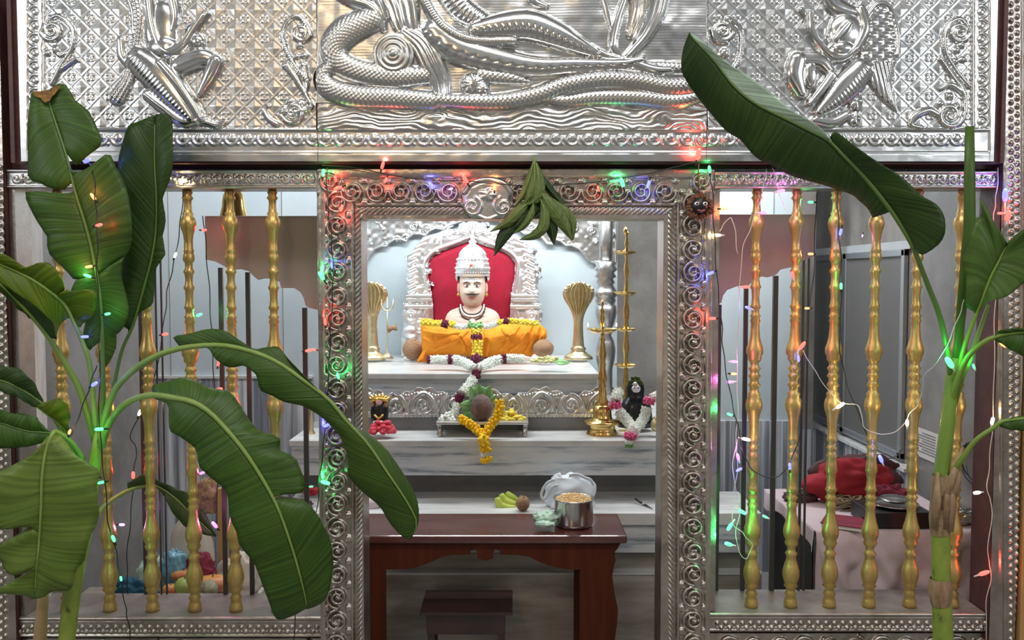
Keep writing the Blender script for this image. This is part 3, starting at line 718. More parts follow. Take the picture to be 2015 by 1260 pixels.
t3, _ = panel(1391, 1957, 'embossed silver panel at right with winged kneeling figure on diamond lattice', {0: ('lattice_ground', None), 2: ('winged_figure', 'silver_polished'), 3: ('scroll_ornament', 'silver_polished'), 8: ('scroll_ornament', 'silver_polished'), 4: ('scalloped_border', None)})
t = thing('panel_backing_frame', 'dark maroon wooden frame around the three silver relief panels', 'frame')
y0 = DP - D0 + 0.004
b = MB().box((Xat(31, DP), y0, Zat(321, DP)), (Xat(1967, DP), y0 + 0.03, Zat(-40, DP)))
b.build('backing_board', 'wood_maroon', t, smooth=False)
MB().box((Xat(31, DP), y0 - 0.012, Zat(321, DP)), (Xat(39, DP), y0, Zat(-40, DP))).build('edge_strip', 'wood_maroon', t, smooth=False)
b = MB().box((Xat(1959, DP), y0 - 0.012, Zat(321, DP)), (Xat(1967, DP), y0, Zat(-40, DP)))
b.build('edge_strip', 'wood_maroon', t, smooth=False)

# ================================================================ DOOR FRAME
DF = 2.60
cvF = Canvas(622, 322, 1406, 1300, 1.0)
X, Y = cvF.X, cvF.Y
e_l = X - 628; e_r = 1400 - X; e_t = Y - 332
E = np.minimum(np.minimum(e_l, e_r), e_t)           # distance from the outer edge
W = np.where(e_t < np.minimum(e_l, e_r), 100, 88)
def prof(E):
    h = np.zeros(E.shape)
    h += np.where((E > 0) & (E < 15), 5 + 3 * np.sqrt(np.clip(1 - ((E - 7) / 8) ** 2, 0, 1)), 0)
    h += np.where((E >= 15) & (E < 64), 1.5, 0)
    h += np.where((E >= 64) & (E < 68.5), 6, 0)
    h += np.where((E >= 68.5), 1.5, 0)
    return h
Es = np.where(W > 90, np.clip(E * 0.86, 0, 200) , E)
topz = e_t < np.minimum(e_l, e_r)
Es = np.where(topz, np.where(E < 20, E * 0.75, 15 + (E - 20)), E)
cvF.H[:] = prof(Es) + 0.6 * vnoise(X, Y, 9, 31)
# rope moulding
s_ = np.where(topz, X, Y)
rope = (Es >= 70) & (Es < 86)
q = (Es - 78) / 8.0
rp_ = 4.5 * np.sqrt(np.clip(1 - q ** 2, 0, 1)) * (0.75 + 0.45 * np.sin((s_ + 9 * q) * 2 * np.pi / 10.5))
cvF.H[rope] = (1 + rp_)[rope]; cvF.I[rope] = 2
def vine(cx, cy, k, vertical):
    sg = 1 if k % 2 else -1
    a0 = (math.pi / 2 if vertical else 0) * 1.0 + (0 if k % 2 else math.pi)
    cvF.spiral(cx, cy, 21.5, a0, 1.8, 3.4, 10, 3, 0, sg, 4)
    cvF.ell(cx, cy, 4.5, 4.5, 6, 4)
    for j in range(5):
        a = j * 1.256 + k
        cvF.ell(cx + 11.5 * math.cos(a), cy + 11.5 * math.sin(a), 4.6, 2.8, 5.5, 3, ang=a + 0.9)
    for dx, dy in ((-21, -21), (21, -21), (-21, 21), (21, 21)):
        cvF.ell(cx + dx, cy + dy, 6, 6, 6, 2)
k = 0; y = 400.0
while y < 1300:
    vine(665, y, k, True); vine(1363, y, k + 1, True); y += 45.5; k += 1
k = 0; x = 694.0
while x < 1350:
    if abs(x - 958) > 60: vine(x, 378, k, False)
    x += 47.2; k += 1
vine(650, 358, 3, False); vine(1380, 358, 3, False)
# crest in the middle of the lintel
C_ = cvF.poly([(912, 412), (908, 385), (922, 362), (948, 352), (975, 350), (1000, 360), (1012, 385), (1008, 412), (985, 436), (958, 440), (930, 436)])
cm = C_ > 0
cvF.H[cm] = (6 + 8 * np.clip(C_ / 12, 0, 1) ** .5)[cm]; cvF.I[cm] = 3
cvF.spiral(930, 408, 19, -1.2, 1.6, 4, 7, 12, 3, 1, 4); cvF.spiral(990, 408, 19, -1.9, 1.6, 4, 7, 12, 3, -1, 4)
cvF.stroke([(915, 380), (930, 362), (960, 355), (990, 362), (1006, 380)], 5, 6, 12, 3)
cvF.ell(960, 385, 20, 14, 6, 12, 3, petals=(5, 1.5)); cvF.stroke([(940, 425), (960, 432), (980, 425)], 4, 5, 11, 3)
fx0, fx1 = Xat(628, DF, 800), Xat(1400, DF, 800); ix0, ix1 = Xat(713, DF, 800), Xat(1303, DF, 800)
zt = Zat(332, DF); zi = Zat(431, DF)
df = thing('silver_door_frame', 'tarnished silver door frame embossed with spiral vines around the shrine opening', 'door frame')
st = 0.00165
NM = lambda a: {0: (a, None), 2: ('rope_moulding', None), 3: ('crest', 'silver_bright')}
z00 = 0.30
sheet(cvF, DF, fx0, ix0, z00, zi, st, 'silver_frame', df, NM('left_jamb'))
sheet(cvF, DF, ix1, fx1, z00, zi, st, 'silver_frame', df, NM('right_jamb'))
sheet(cvF, DF, fx0, fx1, zi, zt, st, 'silver_frame', df, NM('lintel'))
b = MB(); yb = DF - D0
b.box((fx0, yb + 0.001, 0), (ix0, yb + 0.11, zt)).box((ix1, yb + 0.001, 0), (fx1, yb + 0.11, zt)).box((ix0, yb + 0.001, zi), (ix1, yb + 0.11, zt))
b.build('frame_core', 'silver_frame', df, smooth=False)
b = MB().box((fx0, yb - 0.012, 0), (ix0, yb, z00)).box((ix1, yb - 0.012, 0), (fx1, yb, z00)).build('jamb_foot', 'silver_frame', df, smooth=False)

# ================================================================ BALUSTER SCREENS
BAL = [(380, 7.5), (385, 10), (390, 8), (396, 11), (400, 8), (408, 7.5), (416, 8), (422, 8.5), (426, 10.5), (430, 9.5), (437, 13), (446, 14.5), (455, 13), (466, 10), (480, 8.5), (496, 9),
       (500, 10.5), (503, 9), (508, 10.5), (518, 10.8), (523, 8), (533, 7.5), (537, 9.5), (541, 10.5), (545, 8.5), (556, 7.5), (566, 8.5), (572, 10.8), (577, 8.5), (592, 7.6), (606, 8.5), (611, 10.6),
       (616, 8), (625, 8), (629, 10.6), (633, 8.5), (639, 10.2), (643, 8.5), (658, 9), (672, 10), (684, 12.5), (694, 15), (703, 15), (710, 12), (714, 12.6), (718, 11), (722, 8.5), (728, 8.5),
       (733, 12), (738, 9), (743, 9), (748, 12), (753, 9), (760, 9), (766, 12), (771, 9), (778, 9), (783, 12.4), (788, 11), (796, 14), (806, 15.2), (815, 14.2), (824, 11.5), (835, 10), (852, 9),
       (870, 9.5), (874, 11.2), (878, 9), (886, 8.5), (890, 11), (894, 9), (900, 8.5), (905, 11.2), (910, 9), (920, 10), (936, 11.5), (940, 9.5), (954, 8.5), (968, 9.5), (973, 11.6), (978, 9),
       (984, 8.5), (988, 11.4), (993, 9), (998, 9), (1003, 10.8), (1008, 9), (1020, 9), (1036, 11.5), (1047, 14.3), (1057, 15.3), (1066, 14), (1073, 11), (1078, 12.8), (1083, 11), (1087, 8.5),
       (1094, 8.5), (1099, 12), (1104, 9.5), (1112, 10), (1122, 12.6), (1133, 15), (1143, 15.2), (1153, 13), (1159, 11), (1163, 13), (1168, 9), (1173, 9), (1179, 11.8), (1184, 9.5), (1190, 11.5), (1197, 12.6), (1205, 12.6)]
DB = 2.665
bal_me = None
BAL = [(y, r + (r - 10.2) * 0.22) for y, r in BAL]
def baluster(px, zb, zt_, parent):
    global bal_me
    if bal_me is None:
        h0 = Zat(1205, DB)
        z = [Zat(y, DB) - h0 for y, r in BAL]
        bal_me = (z, [r * M(DB) for y, r in BAL])
        mb = MB().lathe([(r, zz) for zz, r in zip(reversed(z), reversed(bal_me[1]))], (0, 0, 0), 20)
        o = mb.build('baluster', 'gold_paint', parent); bal_me = o.data
    else:
        o = bpy.data.objects.new('baluster', bal_me); COL.objects.link(o); o.parent = parent
    h = Zat(380, DB) - Zat(1205, DB)
    o.location = (Xat(px, DB, 1205), DB - D0, zb)
    o.scale = (1, 1, (zt_ - zb) / h)
    return o
def rail_canvas(x0, x1, y0, y1, kind):
    c = Canvas(x0 - 4, y0 - 4, x1 + 4, y1 + 4, 1.0)
    c.H[:] = 1 + 0.5 * vnoise(c.X, c.Y, 8, 7)
    h = y1 - y0
    if kind == 'top':
        beadY(c, y0, y0 + 7, 5); beadY(c, y1 - 6, y1, 5)
        x = x0 + 12
        while x < x1:
            c.spiral(x, (y0 + y1) / 2, 9, 0, 1.2, 2, 3.5, 1.5); c.ell(x + 11, (y0 + y1) / 2, 4, 9, 3.5, 1.5, petals=(4, 1.5)); c.ell(x, (y0 + y1) / 2, 3, 3, 4, 1.5); x += 22
    else:
        beadY(c, y0, y0 + 7, 5); beadY(c, y0 + 8, y0 + 13, 2.5); beadY(c, y1 - 6, y1, 4)
        x = x0 + 8; k = 0
        while x < x1:
            c.ell(x, y0 + 20, 4.2, 4.2, 5, 1); c.ell(x + 8, y0 + 29, 4.2, 4.2, 5, 1); c.ell(x, y0 + 29, 2.2, 2.2, 3, 1); x += 16.5
    return c
def screen(name, label, pxl, pxr, bpx, yt0, yt1, yb0, yb1, ysill):
    t = thing(name, label, 'balustrade')
    dr = 2.615
    x0 = Xat(pxl, dr, 600); x1 = Xat(pxr, dr, 600)
    for nm, ya, yb_, kd in (('top_rail', yt0, yt1, 'top'), ('bottom_rail', yb0, yb1, 'bot')):
        c = rail_canvas(pxl, pxr, ya, yb_, kd)
        za, zb_ = Zat(yb_, dr), Zat(ya, dr)
        o = sheet(c, dr, x0, x1, za, zb_, 0.0018, 'silver_frame' if kd == 'bot' else 'silver_bright', t, {0: (nm + '_relief', None)})
        deep = 0.10 if kd == 'top' else 0.20
        MB().box((x0, dr - D0 + 0.001, za), (x1, dr - D0 + deep, zb_ - 0.001)).build(nm, 'silver_frame' if kd == 'top' else 'sill_stone', t, smooth=False)
    zb = Zat(yb0, dr) - 0.001; ztop = Zat(yt1, dr)
    for px in bpx: baluster(px, zb, ztop, t)
    # side jambs of the opening
    MB().box((x0, dr - D0 + 0.004, zb), (x0 + 0.018, dr - D0 + 0.09, ztop)).build('side_post', 'silver_frame', t, smooth=False)
    return t
screen('baluster_screen', 'left screen of turned golden balusters between silver rails', 22, 627, (133, 217, 301, 384, 465, 547), 333, 371, 1214, 1254, 1190)
screen('baluster_screen', 'right screen of turned golden balusters between silver rails', 1403, 1955, (1478, 1555, 1631, 1709, 1789, 1873), 336, 371, 1206, 1243, 1180)
# embossed panels below the rails
for px0, px1, yy, lb in ((27, 627, 1256, 'embossed silver dado panel below the left baluster screen'), (1403, 1952, 1246, 'embossed silver dado panel below the right baluster screen')):
    c = Canvas(px0 - 4, yy - 4, px1 + 4, 1310, 1.0)
    c.H[:] = 1 + 2 * vnoise(c.X, c.Y, 12, 17)
    x = px0 + 30; k = 0
    while x < px1:
        c.spiral(x, yy + 26, 22, k, 1.8, 3.5, 8, 2, 0, 1 if k % 2 else -1, 4); x += 50; k += 1
    t = thing('silver_dado_panel', lb, 'relief panel')
    xa, xb = Xat(px0, 2.63, 600) , Xat(px1, 2.63, 600)
    zz = Zat(yy, 2.63)
    sheet(c, 2.63, xa, xb, Zat(1305, 2.63), zz, 0.0022, 'silver_frame', t, {0: ('relief', None)})
    MB().box((xa, 0.016, 0), (xb, 0.10, zz)).build('core', 'silver_frame', t, smooth=False)
    MB().box((xa, 0.010, 0), (xb, 0.016, Zat(1305, 2.63))).build('skirting', 'silver_frame', t, smooth=False)
# outer posts
def post(px0, px1, dots, label, golden=False):
    t = thing('silver_post', label, 'post')
    d = 2.60
    c = Canvas(px0 - 4, -60, px1 + 4, 1300, 0.9)
    c.H[:] = 2 + 0.7 * vnoise(c.X, c.Y, 14, 5)
    for a, b, h in dots['beads']: beadX(c, a, b, h)
    y = -50; k = 0
    a, b = dots['band']
    while y < 1300:
        if y > dots['from']:
            for q in range(dots['cols']):
                xx_ = a + (b - a) * (q + .5) / dots['cols']
                c.ell(xx_, y + (4 if q % 2 else -4), 4.6, 5.2, 6, 1.5)
        y += 16; k += 1
    xa, xb = Xat(px0, d, 600), Xat(px1, d, 600)
    sheet(c, d, xa, xb, 0.28, 2.50, 0.0022, 'silver_frame', t, {0: ('embossed_face', None)})
    MB().box((xa, d - D0 + 0.001, 0), (xb, 0.10, 2.50)).build('core', 'wood_maroon', t, smooth=False)
    MB().box((xa, d - D0 - 0.006, 0), (xb, d - D0 + 0.001, 0.28)).build('foot', 'silver_frame', t, smooth=False)
post(-24, 15, dict(beads=[(-22, -6, 5), (6, 19, 4)], band=(-2, 18), cols=2, **{'from': 330}), 'narrow embossed silver post at the left edge')
post(1963, 2014, dict(beads=[(1964, 1973, 6), (1975, 1981, 3), (2007, 2013, 4)], band=(1982, 2006), cols=2, **{'from': -60}), 'narrow embossed silver post at the right edge')
# the strip between the left post and the opening: reddish stone jamb seen behind the left screen
S(boxo('trim_9', (Xat(33, 2.75), 2.75 - D0, Zat(1200, 2.75)), (Xat(52, 2.75), 2.85 - D0, Zat(375, 2.75)), 'marble_top'))

# ================================================================ BANANA PLANTS
def plant_leaf(parent, mid, lobes, m='leaf_green', name='leaf', midmat='midrib_green', mr=(0.006, 0.0015), nu=40, nv=9, bulge=0.012, rip=0.004, d0=None, pet=0, burnt=None, mtube=True, lab=None):
    """mid: [(px,py,d)] from the base to the tip. lobes: (s0, s1, [(px,py,dd)], bulge sign). pet: index up to which mid is a bare petiole"""
    A = [(p[0], p[1], p[2]) for p in mid]
    n = len(A)
    C = cat(A, 200)
    def midat(s):
        t = np.clip(s / (n - 1) * 199, 0, 198.999); i = int(t); f = t - i
        return C[i] * (1 - f) + C[i + 1] * f
    mb = MB(); uvs = []
    Ltot = sum(math.hypot(A[i + 1][0] - A[i][0], A[i + 1][1] - A[i][1]) for i in range(n - 1))
    for li, lb in enumerate(lobes):
        s0, s1, outer = lb[:3]; bs = lb[3] if len(lb) > 3 else 1.0
        k = max(8, int(nu * abs(s1 - s0) / (n - 1)) + 6)
        O = cat([(o[0], o[1], o[2] if len(o) > 2 else 0.0) for o in outer], k)
        pts = []; sd = random.random() * 9
        for i in range(k):
            s = s0 + (s1 - s0) * i / (k - 1)
            c = midat(s)
            a = P(c[0], c[1], c[2]); b = P(O[i][0], O[i][1], c[2] + O[i][2])
            wd = (b - a).length
            for j in range(nv):
                t = j / (nv - 1)
                p = a.lerp(b, t)
                sag = bs * bulge * math.sin(math.pi * t * 0.9) * min(1, wd / 0.06)
                p.y -= sag
                p.y += rip * t * math.sin(i * 0.9 * 40 / nu + sd) + rip * 0.6 * t * math.sin(i * 0.37 + sd * 2)
                pts.append(p)
                uvs.append((s / (n - 1) * Ltot / 600 + t * 0.03, t * wd * 4))
        mb.grid(pts, k, nv)
    me = bpy.data.meshes.new(name); me.from_pydata(mb.v, [], mb.f)
    uvl = me.uv_layers.new(name='UVMap')
    vi = np.zeros(len(me.loops), int); me.loops.foreach_get('vertex_index', vi)
    uvl.data.foreach_set('uv', np.array(uvs)[vi].ravel())
    o = link(name, me, m, parent)
    sm = o.modifiers.new('thickness', 'SOLIDIFY'); sm.thickness = 0.0012; sm.offset = 0
    if mtube:
        q = MB(); cc = C[::5]
        r = [mr[0] + (mr[1] - mr[0]) * (i / (len(cc) - 1)) for i in range(len(cc))]
        q.tube([P(c[0], c[1], c[2] - 0.001) for c in cc], r, 8).build('midrib', midmat, o)
    return o

random.seed(4)
DL = 2.36
lp = thing('banana_plant', 'bushy banana plant with broad arching leaves in front of the left screen', 'plant', P(132, 1262, DL))
def unparent_fix(root):
    """children were made in world coordinates: move them into the root's frame"""
    inv_ = Vector(root.location)
    for c in [o for o in bpy.data.objects if o.parent == root]:
        c.location = Vector(c.location) - inv_
# pseudostem
q = MB().tube([P(128, 1500, DL), P(131, 1262, DL), P(138, 1200, DL), (P(150, 1120, DL + .01)), P(167, 1040, DL + .01), P(182, 950, DL + .01), P(191, 885, DL + .01), P(196, 840, DL + .01)],
              [0.026, 0.022, 0.022, 0.022, 0.021, 0.019, 0.016, 0.010], 14)
q.build('pseudostem', 'stem_green', lp)
q = MB().tube([P(70, 1500, DL + .02), P(78, 1262, DL + .02), P(84, 1190, DL + .02), P(88, 1120, DL + .02)], [0.018, 0.017, 0.015, 0.012], 12)
q.build('dry_stalk', 'stem_tan', lp)
pts_ = dict()
# tall torn leaf
A1 = [(196, 850, DL), (203, 780, DL), (202, 728, DL - .01), (201, 656, DL - .02), (198, 597, DL - .03), (193, 554, DL - .03), (181, 492, DL - .04), (166, 436, DL - .04), (148, 379, DL - .04), (133, 314, DL - .04), (114, 255, DL - .03), (101, 215, DL - .02), (93, 181, DL - .01)]
plant_leaf(lp, A1, [
    (8.3, 12, [(128, 374), (100, 370), (83, 361), (58, 352), (55, 320), (55, 293), (56, 255), (58, 225), (60, 195), (63, 180), (79, 181), (92, 180)]),
    (5.0, 8.1, [(143, 549), (129, 532), (112, 514), (97, 494), (95, 466), (78, 443), (66, 420), (58, 400), (53, 378), (90, 378), (148, 385)]),
    (2.8, 5.2, [(178, 690), (164, 666), (167, 632), (155, 610), (143, 585), (143, 566), (150, 552)]),
    (9.3, 12, [(150, 326), (175, 305), (204, 284), (200, 268), (191, 245), (177, 221), (160, 206), (146, 195), (138, 175), (123, 164), (104, 172), (93, 180)], .7),
    (5.2, 8.9, [(247, 505, .01), (256, 485, .01), (260, 466, .01), (261, 435, .01), (257, 400, .01), (248, 366, .01), (238, 345, .01), (229, 326, .01), (218, 303, .01), (200, 312), (180, 325), (160, 340), (150, 352)], .8),
    (1.8, 5.2, [(208, 722, .02), (219, 708, .02), (229, 682, .02), (227, 661, .02), (240, 650, .02), (252, 632, .02), (256, 612, .02), (250, 582, .02), (241, 552, .01), (241, 525, .01), (247, 505, .01)], .8),
], 'leaf_green', midmat='midrib_dark', mr=(0.0075, 0.002))
for pl in ([(62, 180), (79, 180), (95, 176), (104, 186), (98, 198), (88, 202), (80, 193), (70, 190)], [(104, 172), (120, 168), (112, 180), (105, 188), (100, 182)]):
    b = MB(); pp = [P(x, y, DL - 0.035) for x, y in pl]; n = len(pp)
    b.add([Vector(v) + Vector((0, 0.0, 0)) for v in pp] + [Vector(v) + Vector((0, 0.0015, 0)) for v in pp], [tuple(range(n)), tuple(range(2 * n - 1, n - 1, -1))])
    b.build('dry_leaf_edge', 'leaf_burnt', lp, smooth=False)
# upright darker leaf on the right
A2 = [(205, 860, DL + .03), (222, 770, DL + .05), (240, 690, DL + .06), (262, 640, DL + .06), (282, 570, DL + .06), (298, 510, DL + .06), (307, 448, DL + .06), (307, 376, DL + .05), (304, 317, DL + .05), (305, 229, DL + .05)]
plant_leaf(lp, A2, [
    (2.8, 9, [(240, 640), (238, 600), (238, 560), (240, 500), (240, 450), (240, 400), (237, 360), (235, 329), (237, 300), (245, 272), (256, 248), (268, 240), (282, 236), (304, 227)]),
    (2.6, 9, [(252, 628), (270, 616), (282, 611), (300, 601), (303, 582), (307, 532), (317, 516), (327, 499), (319, 466), (325, 440), (325, 415), (321, 390), (330, 365), (337, 345), (343, 317), (342, 290), (340, 262), (338, 232), (326, 224), (306, 226)], .6),
], 'leaf_dark', midmat='midrib_dark', mr=(0.006, 0.0018))
# light leaf crossing to the left edge
A3 = [(190, 850, DL + .01), (183, 780, DL), (176, 716, DL - .02), (162, 672, DL - .03), (148, 640, DL - .05), (128, 601, DL - .07), (95, 572, DL - .10), (50, 543, DL - .13), (0, 520, DL - .15), (-40, 505, DL - .16)]
plant_leaf(lp, A3, [
    (4.0, 5.6, [(157, 645), (164, 634), (185, 626), (190, 610), (191, 590), (190, 573), (167, 570), (150, 574), (134, 570)], .8),
    (5.4, 9, [(127, 570), (125, 547), (114, 532), (95, 517), (80, 517), (69, 520), (52, 528), (38, 518), (14, 501), (-5, 498), (-40, 485)], .9),
    (4.3, 9, [(135, 625), (118, 640), (112, 662), (106, 640), (85, 615), (50, 590), (10, 560), (-40, 540)], .6),
], 'leaf_bright', midmat='midrib_green', mr=(0.0085, 0.0025))
A4 = [(188, 870, DL + .03), (160, 775, DL + .01), (133, 723, DL), (95, 663, DL - .02), (60, 620, DL - .05), (31, 590, DL - .07), (-5, 555, DL - .1), (-40, 530, DL - .11)]
plant_leaf(lp, A4, [(3.0, 7, [(112, 668), (113, 640), (100, 610), (70, 580), (40, 560), (0, 535), (-40, 510)], .5),
                    (3.6, 7, [(66, 632), (52, 620), (28, 602), (0, 572), (-40, 545)], .4)], 'leaf_dark', midmat='petiole_green', mr=(0.0105, 0.003))
# rounded dark leaf at the left edge with a folded tip
A5 = [(150, 905, DL + .02), (131, 868, DL), (105, 822, DL - .02), (75, 788, DL - .03), (30, 760, DL - .05), (-10, 745, DL - .06), (-50, 735, DL - .06)]
plant_leaf(lp, A5, [(2.6, 6, [(84, 793), (77, 768), (64, 748), (43, 729), (14, 721), (-10, 719), (-50, 716)]),
                    (2.6, 6, [(78, 803), (60, 797), (48, 790), (19, 776), (-5, 768), (-50, 762)])], 'leaf_dark', midmat='midrib_dark', mr=(0.006, 0.002))
A6 = [(150, 905, DL + .03), (135, 858, DL), (112, 832, DL - .02), (90, 815, DL - .03), (70, 800, DL - .03)]
plant_leaf(lp, A6, [(1.2, 4, [(136, 845), (138, 820), (134, 798), (122, 785), (100, 788), (70, 800)])], 'leaf_bright', midmat='midrib_dark', mr=(0.004, 0.001))
A8 = [(160, 900, DL + .03), (120, 860, DL), (90, 852, DL - .02), (50, 848, DL - .03), (0, 832, DL - .04), (-40, 820, DL - .04)]
plant_leaf(lp, A8, [(1.4, 5, [(86, 840), (75, 822), (52, 815), (20, 812), (-5, 800), (-40, 790)]), (1.4, 5, [(100, 866), (80, 873), (48, 880), (15, 882), (-10, 882), (-40, 880)])], 'leaf_green', midmat='midrib_dark', mr=(0.004, 0.001))
# big pale hanging leaf at the lower left
A7 = [(165, 905, DL), (140, 870, DL - .03), (112, 850, DL - .06), (102, 856, DL - .08), (90, 890, DL - .09), (83, 938, DL - .10), (81, 998, DL - .10), (78, 1050, DL - .09), (75, 1090, DL - .09), (71, 1130, DL - .08), (69, 1178, DL - .07)]
plant_leaf(lp, A7, [
    (3.0, 10, [(112, 855), (132, 872), (152, 893), (180, 912), (198, 929), (194, 950), (196, 985), (195, 1010), (188, 1035), (179, 1057), (172, 1085), (165, 1105), (152, 1122), (148, 1150), (133, 1162), (102, 1165), (88, 1174), (72, 1178)], 1.2),
    (3.0, 7.0, [(92, 858), (75, 885), (60, 898), (36, 910), (0, 929), (-30, 945), (-30, 1010), (-10, 1038), (15, 1040), (40, 1036), (62, 1030)], 1.2),
    (6.9, 8.7, [(60, 1036), (30, 1056), (0, 1074), (-18, 1085), (0, 1103), (14, 1124), (36, 1131), (68, 1118)], 1.0),
    (8.6, 10, [(55, 1128), (30, 1140), (10, 1152), (-10, 1165), (19, 1168), (48, 1174), (60, 1181)], 1.0),
], 'leaf_light', midmat='midrib_green', mr=(0.007, 0.002), rip=0.006)
# arching leaves to the right
A9 = [(198, 870, DL), (205, 830, DL - .01), (222, 775, DL - .02), (255, 735, DL - .05), (300, 705, DL - .08), (345, 688, DL - .1), (403, 680, DL - .13), (455, 682, DL - .14), (513, 698, DL - .15), (557, 720, DL - .16), (603, 753, DL - .16), (647, 787, DL - .16), (680, 827, DL - .15), (723, 873, DL - .14), (760, 927, DL - .12), (800, 987, DL - .1), (820, 1030, DL - .08), (808, 1060, DL - .07)]
plant_leaf(lp, A9, [
    (5.2, 17, [(352, 680, .02), (341, 663, .02), (373, 657, .02), (398, 650, .02), (423, 647, .02), (447, 653, .02), (470, 669, .02), (497, 687, .02), (522, 684, .02), (547, 682, .02), (556, 692, .02), (570, 710), (588, 728), (613, 756), (647, 784), (672, 808), (697, 840), (723, 853, .02), (757, 880, .02), (787, 920, .02), (810, 957, .02), (823, 993, .01), (822, 1034), (809, 1060)], .5),
    (5.0, 17, [(352, 684), (385, 684), (410, 684), (423, 703), (436, 715), (450, 723), (466, 722), (480, 720), (495, 728), (507, 740), (513, 767), (535, 778), (557, 790), (580, 795), (600, 800), (633, 820), (655, 842), (670, 860), (683, 893), (686, 915), (687, 937), (713, 967), (747, 997), (767, 1030), (793, 1057), (808, 1061)], .9),
], 'leaf_green', midmat='midrib_green', mr=(0.0105, 0.0016), nu=70, rip=0.003)
A10 = [(200, 880, DL), (212, 840, DL - .03), (235, 805, DL - .06), (265, 785, DL - .09), (300, 778, DL - .12), (345, 784, DL - .15), (380, 792, DL - .17), (413, 812, DL - .18), (447, 847, DL - .19), (480, 887, DL - .2), (513, 937, DL - .2), (538, 982, DL - .2), (557, 1026, DL - .2), (578, 1089, DL - .19), (591, 1136, DL - .18), (601, 1178, DL - .16), (604, 1199, DL - .15)]
plant_leaf(lp, A10, [
    (4.0, 11.0, [(300, 758, .02), (323, 753, .03), (345, 747, .04), (357, 743, .04), (377, 745, .04), (395, 753, .04), (413, 763, .04), (435, 767, .04), (453, 773, .04), (468, 790, .04), (480, 807, .04), (500, 837, .04), (520, 850, .04), (550, 860, .04), (551, 875, .04), (553, 888, .04), (580, 900, .04), (593, 927, .04), (600, 948, .04), (598, 968, .03), (575, 972, .02), (545, 973)], .6),
    (11.0, 16, [(548, 978, .02), (583, 981, .03), (603, 988, .03), (615, 997, .03), (630, 1018, .03), (640, 1040, .03), (649, 1062, .03), (654, 1086, .03), (656, 1112, .03), (651, 1151, .03), (641, 1178, .02), (624, 1192, .01), (606, 1199)], .9),
    (4.0, 16, [(298, 780), (312, 788), (330, 797), (332, 825), (336, 848), (352, 857), (367, 867), (378, 876), (387, 887), (393, 917), (407, 931), (420, 943), (443, 963), (450, 990), (452, 1012), (459, 1030), (468, 1048), (473, 1072), (497, 1104), (506, 1124), (513, 1141), (522, 1162), (531, 1183), (541, 1212), (555, 1219), (583, 1209), (602, 1198)], .9),
], 'leaf_green', midmat='midrib_green', mr=(0.0105, 0.0016), nu=70, rip=0.003)
A11 = [(185, 1020, DL + .06), (211, 991, 2.55), (247, 968, 2.68), (278, 958, 2.74), (304, 956, 2.75), (325, 966, 2.76), (350, 985, 2.76), (385, 1020, 2.76), (425, 1056, 2.76)]
plant_leaf(lp, A11, [(2.2, 8, [(252, 950), (285, 932), (311, 944), (344, 960), (370, 972), (400, 1005), (427, 1054)]), (4, 8, [(322, 965), (335, 994), (349, 1020), (370, 1039), (400, 1050), (425, 1057)])],
           'leaf_dark', midmat='petiole_green', mr=(0.0085, 0.0015))
unparent_fix(lp)

DR = 2.40
rp_l = thing('banana_plant', 'single-stemmed banana plant with a long drooping leaf before the right screen', 'plant', P(1856, 1262, DR))
q = MB().tube([P(1857, 1500, DR), P(1856, 1262, DR), P(1853, 1170, DR), P(1852, 1110, DR), P(1851, 1047, DR), P(1851, 980, DR)], [0.028, 0.027, 0.026, 0.025, 0.024, 0.021], 14)
q.build('pseudostem', 'stem_green', rp_l)
q = MB().tube([P(1851, 1000, DR), P(1853, 925, DR), P(1866, 823, DR), P(1874, 737, DR), P(1880, 705, DR)], [0.021, 0.0205, 0.019, 0.017, 0.014], 14)
q.build('upper_stem', 'petiole_green', rp_l)
q = MB().tube([P(1850, 1052, DR), P(1849, 1020, DR), P(1853, 975, DR), P(1852, 935, DR)], [0.0255, 0.0285, 0.028, 0.0235], 12, cap=False); q.build('dry_sheath', 'sheath_brown', rp_l)
q = MB().tube([P(1852, 1190, DR), P(1850, 1165, DR), P(1851, 1150, DR), P(1850, 1138, DR)], [0.0275, 0.032, 0.031, 0.027], 12, cap=False); q.build('dry_sheath', 'sheath_brown', rp_l)
q = MB()
for k, (x0, x1, y0, y1) in enumerate(((1838, 1846, 1040, 930), (1868, 1875, 1045, 940), (1858, 1862, 1040, 935), (1850, 1895, 1000, 880), (1872, 1890, 990, 905))):
    q.tube([P(x0, y0, DR - .018), P((x0 + x1) / 2 + 2, (y0 + y1) / 2, DR - .026), P(x1, y1, DR - .018)], [0.011, 0.012, 0.004], 7)
q.build('dry_sheath', 'sheath_brown', rp_l)
